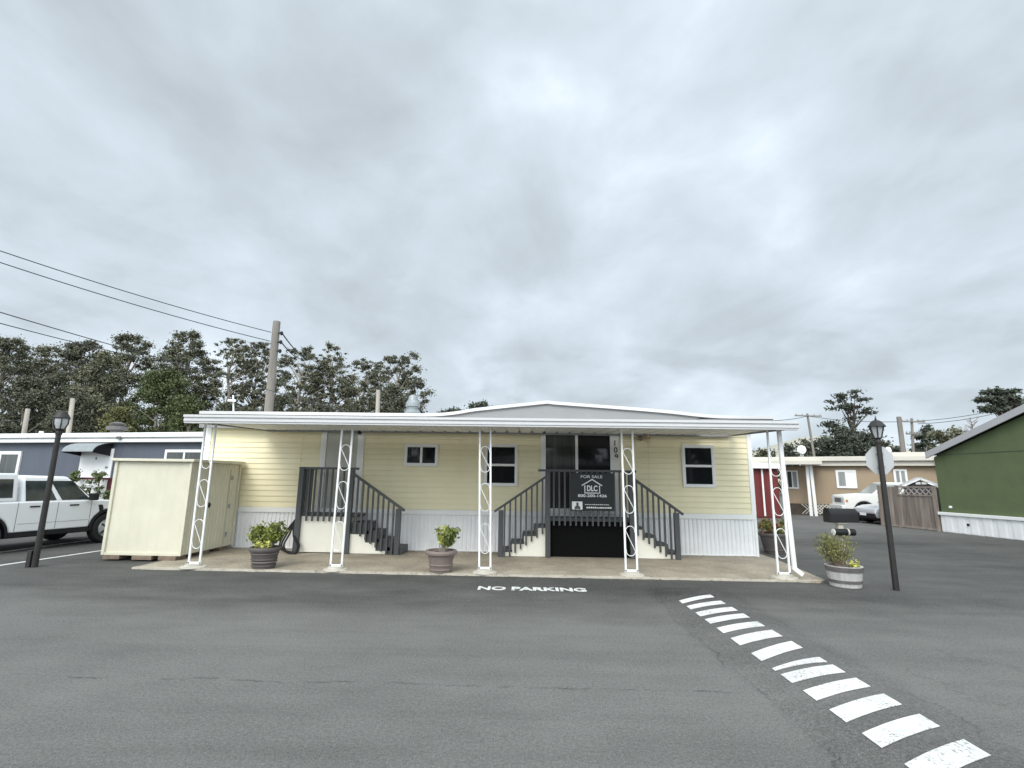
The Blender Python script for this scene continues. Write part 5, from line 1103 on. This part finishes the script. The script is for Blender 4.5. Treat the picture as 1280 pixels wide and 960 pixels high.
# ------------------------------------------------------------------ utility poles and wires
def pole(name, label, px0, py0, px1, py1, Y, r0, r1, m_, group='utility poles', arms=(), ins=True):
    a, b_ = P(px0, py0, Y), P(px1, py1, Y); d = (b_ - a) / (b_.z - a.z); base = a - d * a.z
    t = thing(name, label, 'utility pole', (base.x, base.y, 0), 0, group); m = MB(); m.tube([base, b_], [r0, r1], 10); m.smooth = True; m.build('shaft', m_, t)
    for z_, L_, yaw in arms:
        c_ = b_ + d * z_; e_ = Vector((math.cos(yaw), math.sin(yaw), 0)) * L_; m = MB(); m.bar(c_ - e_ + Vector((0, -.15, 0)), c_ + e_ + Vector((0, -.15, 0)), .14, .12); ar = m.build('crossarm', m_, t)
        for f in (-.9, -.45, .45, .9) if ins else ():
            m = MB(); q = c_ + e_ * f + Vector((0, -.15, .07)); m.lathe([(.03, 0), (.06, .06), (.06, .14), (.02, .2)], 8, q); m.build('insulator', M['galv'], ar)
    return t, b_, d
bigp, btop, bd = pole('utility_pole', 'tall weathered wooden utility pole rising behind the left half of the cream home', 335.5, 516, 346, 402, 21.0, .20, .155, M['pole'])
for k_, dz in enumerate((-.55, -.95, -1.35)):
    c_ = btop + bd * dz; m = MB(); m.tube([(c_.x + .14, c_.y - .05, c_.z), (c_.x + .26, c_.y - .05, c_.z)], .02, 6); m.lathe([(.03, -.08), (.07, -.03), (.07, .05), (.03, .09)], 10, (c_.x + .28, c_.y - .05, c_.z)); m.build('insulator', M['black'], bigp)
pole('utility_pole', 'short pale pole top standing over the roof left of the metal roof vent', 472, 516, 473, 487.5, 24, .13, .10, M['polepale'])
pole('utility_pole', 'pale short pole left of the left lantern, above the blue home', 30, 541, 35, 511, 25, .11, .10, M['polepale'])
pole('utility_pole', 'pale pole just right of the left lantern, above the blue home', 85.5, 541, 91, 498, 25, .13, .10, M['polepale'])
pole('utility_pole', 'thin white post with a small cross bar over the left end of the awning', 292, 517, 291.5, 494, 30, .06, .05, M['white'], arms=((-.35, .22, .2),), ins=False)
p1, t1, d1 = pole('utility_pole', 'distant leaning pole with a crossarm between the awning and the tall cypress', 1018, 572, 1009, 517, 62, .18, .12, M['pole'], arms=((-.3, 1.7, .1),))
p2, t2, d2 = pole('utility_pole', 'thick bare pole rising over the tan roof right of the lamp post', 1130, 572, 1123.5, 521, 40, .22, .17, M['pole'])
p3, t3, d3 = pole('utility_pole', 'thin pole with crossarm just right of the thick bare pole', 1142, 572, 1139.5, 523, 52, .15, .12, M['pole'], arms=((-.35, 1.3, .1), (-1.6, .8, .1)))
def wire(label, pts, r=.018, sag=.0, group='overhead wires'):
    a, b_ = Vector(pts[0]), Vector(pts[1]); L_ = []
    for i in range(25):
        f = i / 24; q = a.lerp(b_, f); q.z -= sag * 4 * f * (1 - f); L_.append(q)
    m = MB(); m.tube(L_, r, 5); tag(m.build('overhead_wire', M['wire']), label, 'wire', group)
bt = btop
wire('uppermost overhead wire running from the left edge to the tall pole', (P(-60, 293, 14), bt + bd * -.55 + Vector((-.1, -.2, 0))), .017, .14)
wire('second overhead wire down running from the left edge to the tall pole', (P(-60, 308, 14), bt + bd * -.95 + Vector((-.1, -.2, 0))), .017, .14)
wire('third overhead wire down, falling from the left edge across the trees', (P(-60, 372, 13), P(300, 473, 26)), .017, .10)
wire('lowest overhead wire at the left edge, dropping into the tree crowns', (P(-60, 388, 13), P(200, 452, 30)), .017, .08)
wire('pale service drop slanting down across the trees to the cream home roof', (P(200, 448, 24), P(432, 514, 15)), .013, .03)
wire('upper short wire from the right side of the tall pole into the trees', (bt + bd * -.55 + Vector((.3, 0, 0)), P(388, 450, 50)), .03, .3)
wire('lower short wire from the right side of the tall pole into the trees', (bt + bd * -.95 + Vector((.3, 0, 0)), P(380, 448, 50)), .03, .3)
wire('distant wire between the crossarm pole and the cream home roof edge', (P(965, 526, 45), t1 + d1 * -.3), .03, .1)
wire('distant wire from the crossarm pole past the cypress to the thin pole', (t1 + d1 * -.3, t3 + d3 * -.3), .03, .3)
wire('upper distant wire from the thin pole towards the right-hand cypress', (t3 + d3 * -.3, P(1262, 508, 58)), .03, .3)
wire('lower distant wire from the thin pole towards the right-hand cypress', (t3 + d3 * -.35 + Vector((.6, 0, -.2)), P(1262, 512, 58)), .03, .3)
wire('low wire above the blue home at the left edge', (P(-30, 529, 25), P(33, 524, 25)), .02, .03)

# ------------------------------------------------------------------ hills
M['hill'] = mat('dry_grass_hill', (0.40, 0.38, 0.31), 0.95, 0.15, 0.01)
hb = MB(); nx = 90; ys = [480, 560, 650, 760, 900]
def hill_h(x, y):
    f = {480: 0, 560: .45, 650: .85, 760: 1.0, 900: .8}[y]
    h = 50 * math.exp(-((x - 420) / 85) ** 2) + 16 * math.exp(-((x - 620) / 130) ** 2) + 12 * math.exp(-((x - 200) / 120) ** 2) + 20 * math.exp(-((x + 200) / 260) ** 2) + 20
    return f * h + 3 * math.sin(x * .03 + y) * f - (6 if f == 0 else 0)
for y in ys:
    for i in range(nx + 1):
        x = -900 + 2000 * i / nx; hb.v.append((x, y, hill_h(x, y)))
for j in range(4):
    for i in range(nx): a = j * (nx + 1) + i; hb.f.append((a, a + 1, a + nx + 2, a + nx + 1))
hb.smooth = True; structure(hb.build('hill', M['hill']))

# ------------------------------------------------------------------ trees
def tree(name, label, cat, group, base, H, tr, clumps, nleaf, leaf, m_leaf, m_bark=None, limbs=12, seed=0, aspect=1.8, lean=(0, 0), forks=None):
    rng = np.random.default_rng(seed + 100); t = thing(name, label, cat, (base[0], base[1], 0), 0, group)
    bx_, by_ = base; top_ = Vector((bx_ + lean[0], by_ + lean[1], H * .86))
    pts = [Vector((bx_, by_, 0))]; n = 7
    for i in range(1, n + 1):
        f = i / n; pts.append(Vector((bx_ + lean[0] * f + rng.normal() * tr * .6, by_ + lean[1] * f, H * .86 * f)))
    m = MB(); m.tube(pts, [tr * (1 - .75 * i / n) for i in range(n + 1)], 8)
    order = rng.permutation(len(clumps))[:limbs]
    for i in order:
        c_ = Vector(clumps[i][:3]); f = max(.15, min(.95, (c_.z - abs(rng.normal()) * 1.0 - .12 * H) / (H * .86))); k0 = f * n; j = min(n - 1, int(k0)); s0 = pts[j].lerp(pts[j + 1], k0 - j)
        mid = s0.lerp(c_, .5) + Vector((rng.normal() * .2, rng.normal() * .2, .25)); r0 = tr * (1 - .75 * f) * .55
        m.tube([s0, mid, c_], [r0, r0 * .65, r0 * .25], 5)
    m.smooth = True; m.build('trunk', m_bark or M['bark'], t)
    leafobj('crown', leaves(rng, clumps, nleaf, leaf, aspect), m_leaf, t); return t
def euc_clumps(rng, cx, cy, z0, z1, rx, n, rmin=.55, rmax=1.25, shape=1.0):
    out = []
    for _ in range(n):
        f = rng.random() ** .9; z = z0 + (z1 - z0) * f
        prof = (math.sin(math.pi * (0.14 + .80 * f)) ** .7) * shape
        a = rng.random() * 2 * math.pi; q = rx * prof * (.35 + .65 * rng.random()); r = rng.uniform(rmin, rmax) * (1.0 if f < .8 else .75)
        out.append((cx + math.cos(a) * q, cy + math.sin(a) * q * .8, z, r, .62))
    return out
def tree_at(px, pytop, Y): q = P(px, pytop, Y); return q.x, q.z
EG = 'eucalyptus trees behind the blue home'
eucs = [  # px centre, py top, Y, half width px, bottom px, clumps, leaves, material, trunk, label
    (-60, 430, 62, 46, 540, 60, 6500, 'eucdark', 'darkbark', 'dense dark eucalyptus cut by the left edge of the photo'),
    (12, 420, 58, 50, 540, 75, 9000, 'euc', 'bark', 'broad dark eucalyptus at the far left edge'),
    (68, 432, 64, 40, 540, 60, 7000, 'euclight', 'bark', 'lower rounded eucalyptus second from the left edge'),
    (112, 424, 56, 42, 540, 70, 8500, 'eucdark', 'bark', 'dense eucalyptus where the lower wires meet the trees'),
    (165, 416, 62, 44, 545, 75, 9000, 'euc', 'bark', 'tall eucalyptus with open feathery top left of the sky notch'),
    (238, 413, 60, 40, 545, 70, 9000, 'euc', 'bark', 'tallest rounded eucalyptus right of the sky notch'),
    (293, 421, 62, 34, 545, 42, 4800, 'euclight', 'bark', 'slim pale-trunked eucalyptus left of the tall utility pole'),
    (326, 424, 66, 24, 545, 30, 3400, 'euc', 'bark', 'narrow eucalyptus directly behind the tall utility pole'),
    (378, 430, 60, 36, 545, 44, 4800, 'euc', 'bark', 'airy eucalyptus just right of the tall utility pole'),
    (418, 428, 62, 26, 545, 34, 3600, 'euclight', 'bark', 'slender eucalyptus with pointed top between pole and roof vent'),
    (458, 446, 60, 30, 545, 38, 4200, 'euc', 'bark', 'eucalyptus with gaps behind the short pale pole top'),
    (496, 441, 58, 30, 545, 36, 3600, 'euc', 'bark', 'rightmost eucalyptus leaning out over the metal roof vent'),
]
for k_, (px, py, Y, hwp, pyb, nc, nl, ml, mb_, lb) in enumerate(eucs):
    x, z1 = tree_at(px, py, Y); _, z0 = tree_at(px, pyb, Y); rx = hwp * Y / FPX * (1.40 if k_ >= 6 else 1.05)
    rng = np.random.default_rng(k_ + 40); open_ = k_ >= 6
    cl_ = euc_clumps(rng, x, Y, max(z0 - 1, z1 * (.28 if open_ else .12)), z1 - .45, rx, int(nc * (6.0 if open_ else 2.6)), .22 if open_ else .40, .62 if open_ else 1.0)
    if k_ == 11:
        for qx, qy in ((520, 446), (516, 443), (522, 462), (518, 460), (512, 475), (527, 480), (537, 490), (533, 492), (528, 495), (524, 505)): q = P(qx, qy, Y); cl_.append((q.x, Y, q.z, .55, .7))
    tree('eucalyptus_tree', lb, 'tree', EG, (x, Y), z1, .36 if open_ else .42, cl_, int(nl * (7.5 if open_ else 4.8)), .125 if open_ else .140, M[ml], M[mb_], limbs=26, seed=k_)
# understorey bushes in front
US = 'lower trees in front of the eucalyptus row'
for k_, (px, py, Y, hwp, pyb, ml, lb, nl) in enumerate([
    (205, 458, 48, 44, 545, 'pine', 'bright green broad conifer in front of the eucalyptus left of the awning', 9000),
    (128, 436, 50, 40, 545, 'euclight', 'olive rounded tree in front of the eucalyptus above the white door', 8000),
    (152, 507, 44, 22, 545, 'bushy', 'yellow-green bush just above the blue home roof', 3500),
    (240, 492, 46, 22, 545, 'pine', 'small green tree just left of the awning end', 3000),
    (40, 470, 50, 46, 545, 'eucdark', 'dark bush mass behind the left lantern', 7000),
    (95, 490, 47, 30, 545, 'dkbush', 'dark brown-green bush behind the pale pole above the blue home', 4000),
    (285, 502, 52, 26, 545, 'dkbush', 'dark bush behind the left end of the awning roof', 3000),
    (350, 492, 54, 30, 545, 'dkbush', 'dark bush at the foot of the tall utility pole', 3400),
    (400, 500, 54, 26, 545, 'eucdark', 'shadowy bush right of the tall utility pole', 3000),
    (445, 502, 52, 26, 545, 'dkbush', 'dark bush left of the short pale pole top', 3000),
    (492, 478, 54, 24, 545, 'eucdark', 'dense dark bush left of the metal roof vent', 3200),
    (520, 500, 54, 14, 545, 'dkbush', 'small dark bush behind the metal roof vent', 1200)]):
    x, z1 = tree_at(px, py, Y); _, z0 = tree_at(px, pyb, Y); rx = hwp * Y / FPX; rng = np.random.default_rng(k_ + 80); cl_ = []
    for _ in range(80):
        f = rng.random(); z = max(.6, z0 - 1.5) + (z1 - .5 - max(.6, z0 - 1.5)) * f; pr_ = math.sqrt(max(0.02, 1 - (f * .98) ** 2.2)); a = rng.random() * 6.283; q = rx * pr_ * rng.random() ** .5
        cl_.append((x + math.cos(a) * q, Y + math.sin(a) * q * .7, z, rng.uniform(.4, .85), .7))
    tree('understorey_tree', lb, 'tree', US, (x, Y), z1, .2, cl_, int(nl * 3.4), .125, M[ml], M['bark'], limbs=10, seed=k_ + 30)
# far tree tops over the roof
for px, py, Y, hwp, lb in ((599, 503, 90, 14, 'dark round tree top peeking over the roof left of the arch'), (568, 510, 95, 12, 'low spreading tree top over the roof beside the skylight'),):
    x, z1 = tree_at(px, py, Y); rx = hwp * Y / FPX; rng = np.random.default_rng(px); cl_ = [(x + rng.normal() * rx * .5, Y + rng.normal(), z1 - abs(rng.normal()) * .8 - .4, .8, .6) for _ in range(26)]
    tree('distant_tree', lb, 'tree', 'distant tree tops over the roof', (x, Y), z1, .3, cl_, 2200, .26, M['cyp'], M['darkbark'], limbs=10, seed=px)
# right-hand cypresses and pines
def layered(px_list, Y, seed, r=(.5, .9), flat=.4):
    rng = np.random.default_rng(seed); out = []
    for qx, qy, wpx in px_list:
        q = P(qx, qy, Y); w_ = wpx * Y / FPX
        for _ in range(max(3, int(wpx / 2.2))):
            out.append((q.x + rng.uniform(-1, 1) * w_, Y + rng.uniform(-1, 1) * w_ * .8, q.z + rng.normal() * .25, rng.uniform(*r), flat))
    return out
Y = 70
cl_ = layered([(1058, 493, 16), (1050, 500, 10), (1068, 499, 14), (1078, 512, 10), (1084, 517, 8), (1047, 511, 9), (1062, 508, 14), (1070, 520, 12), (1042, 530, 8), (1038, 533, 6)], Y, 1, (.45, .8), .4)
cl_ += layered([(1058, 541, 16), (1066, 548, 24), (1052, 552, 24), (1060, 560, 30), (1060, 570, 30)], Y, 2, (.9, 1.5), .7)
x, z1 = tree_at(1062, 489, Y); tree('cypress_tree', 'tall dark wind-shaped cypress behind the tan home', 'tree', 'cypresses behind the right-hand homes', (x, Y), z1 + .5, .45, cl_, 10500, .21, M['cyp'], M['darkbark'], limbs=34, seed=5, aspect=2.4)
Y = 46
cl_ = layered([(1253, 491, 14), (1246, 497, 14), (1262, 495, 14), (1240, 504, 12), (1270, 501, 10), (1256, 502, 14), (1236, 510, 6), (1248, 511, 8), (1268, 508, 8)], Y, 3, (.35, .6), .4)
x, z1 = tree_at(1256, 489, Y); tree('cypress_tree', 'flat-topped cypress behind the eave of the green house', 'tree', 'cypresses behind the right-hand homes', (x, Y), z1, .3, cl_, 6000, .17, M['cyp'], M['darkbark'], limbs=40, seed=6, aspect=2.4)
Y = 66
cl_ = layered([(1155, 537, 6), (1152, 543, 9), (1160, 548, 10), (1152, 554, 12), (1160, 560, 12), (1155, 567, 16)], Y, 4, (.4, .7), .4)
x, z1 = tree_at(1156, 535, Y); tree('pine_tree', 'small tiered pine between the thin pole and the green house', 'tree', 'pines behind the right-hand homes', (x, Y), z1, .22, cl_, 3200, .2, M['cyp'], M['darkbark'], limbs=20, seed=7, aspect=2.4)
cl_ = layered([(1185, 541, 10), (1180, 546, 12), (1196, 544, 12), (1190, 550, 16), (1176, 556, 10)], 60, 6, (.5, .8), .5)
x, z1 = tree_at(1190, 539, 60); tree('pine_tree', 'olive spreading tree top just over the green house eave', 'tree', 'pines behind the right-hand homes', (x, 60), z1, .25, cl_, 3600, .22, M['euclight'], M['darkbark'], limbs=14, seed=8)
# a bare tree
x, z1 = tree_at(1213, 521, 62); t = thing('bare_tree', 'leafless tree top rising over the green house eave', 'tree', (x, 62, 0)); m = MB(); rng = np.random.default_rng(77)
m.tube([(x, 62, 0), (x + .1, 62, z1 * .6), (x - .05, 62, z1)], [.20, .12, .02], 6)
for _ in range(60):
    z0 = z1 * rng.uniform(.5, .95); a = rng.random() * 6.28; L_ = rng.uniform(.4, 1.1) * (1.25 - z0 / z1) * 3; b0 = Vector((x, 62, z0)); e_ = b0 + Vector((math.cos(a) * L_, math.sin(a) * L_, L_ * rng.uniform(.3, 1.0))); mid = b0.lerp(e_, .5) + Vector((0, 0, -.08)); m.tube([b0, mid, e_], [.035, .022, .010], 4)
    for q in (.5, .7, .85):
        c0 = mid.lerp(e_, (q - .5) * 2); m.tube([c0, c0 + Vector((rng.normal() * .25, rng.normal() * .25, rng.uniform(.05, .45)))], [.014, .007], 3)
m.build('trunk', M['wood'], t)
# the dark belt of bushes behind the right-hand homes
BG = 'dark trees below the hill'
for k_, (px, py, Y, hwp, lb) in enumerate([(955, 562, 80, 18, 'dark low tree just past the right end of the awning'), (984, 556, 78, 22, 'dark rounded tree below the hill left of the crossarm pole'), (1004, 548, 84, 18, 'dark tree top directly behind the crossarm pole'), (1030, 558, 76, 22, 'dark bush left of the tall cypress foot'), (1100, 548, 78, 18, 'dark round tree right of the tall cypress'), (1118, 560, 80, 16, 'dark bush behind the lamp post lantern'), (1148, 566, 78, 22, 'dark bush behind the two poles'), (1172, 566, 74, 18, 'dark bush behind the tip of the green house eave')]):
    x, z1 = tree_at(px, py, Y); rx = hwp * Y / FPX; rng = np.random.default_rng(k_ + 300); cl_ = []
    for _ in range(34):
        f = rng.random(); z = .8 + (z1 - 1.2) * f; q = rx * math.sqrt(max(.03, 1 - f ** 2.4)) * rng.random() ** .5; a = rng.random() * 6.283; cl_.append((x + math.cos(a) * q, Y + math.sin(a) * q * .7, z, rng.uniform(.7, 1.1), .7))
    tree('dark_tree', lb, 'tree', BG, (x, Y), z1, .25, cl_, 3600, .26, M['cyp' if k_ % 2 else 'dkbush'], M['darkbark'], limbs=8, seed=k_ + 60)

# ------------------------------------------------------------------ across the lane, behind the photographer: mirrored in the window glass
op = thing('mobile_home', 'dark home with white gabled roof across the lane, mirrored in the sliding door', 'mobile home', (0, -16, 0))
m = MB(); m.box(-16, 17, -22, -16, 0, 2.9); m.build('wall', M['shingle'], op)
m = MB(); m.prism([(-16.5, 2.9), (17.5, 2.9), (17.5, 3.2), (6, 3.25), (1, 3.9), (-4, 3.25), (-16.5, 3.2)], lambda x, z: (x, -22.3, z), lambda x, z: (x, -15.6, z)); m.build('roof', M['white'], op)
for k_, x in enumerate((-21, -14.5, -8, -1.5, 5, 11.5, 18)):
    rng = np.random.default_rng(k_ + 500); cl_ = []
    for _ in range(40):
        a = rng.random() * 6.283; f = rng.random(); q = 3.6 * math.sqrt(max(.05, 1 - f ** 2.2)) * rng.random() ** .5; cl_.append((x + math.cos(a) * q, -28 + math.sin(a) * q, 0.8 + 5.0 * f, rng.uniform(.8, 1.3), .8))
    tree('hedge_tree', 'dark tree standing behind the low home across the lane', 'tree', 'trees across the lane', (x, -28), 6.6, .25, cl_, 2600, .42, M['cyp'], M['darkbark'], limbs=8, seed=k_ + 500)

# leaf litter and grit blown against the skirting and along the slab edge
rng = np.random.default_rng(9); n = 420; lx = rng.uniform(-6.3, 5.4, n); ly = np.where(rng.random(n) < .6, 12.34 - np.abs(rng.normal(size=n)) * .12, 9.56 - np.abs(rng.normal(size=n)) * .10 - .01)
lz = np.where(ly > 9.5, SLAB + .006, .008); m = MB()
for x, y, z in zip(lx, ly, lz):
    a = rng.uniform(0, 6.28); L_ = rng.uniform(.012, .035); w_ = L_ * rng.uniform(.3, .6); c_, s_ = math.cos(a), math.sin(a); h = rng.uniform(0, .012)
    m.add([(x - c_ * L_, y - s_ * L_, z), (x + s_ * w_, y - c_ * w_, z + h), (x + c_ * L_, y + s_ * L_, z), (x - s_ * w_, y + c_ * w_, z + h * .5)], [(0, 1, 2, 3)])
lit = tag(m.build('leaf_litter', M['wood']), 'dry leaf litter blown against the skirting and along the slab edge', 'litter'); lit['kind'] = 'stuff'
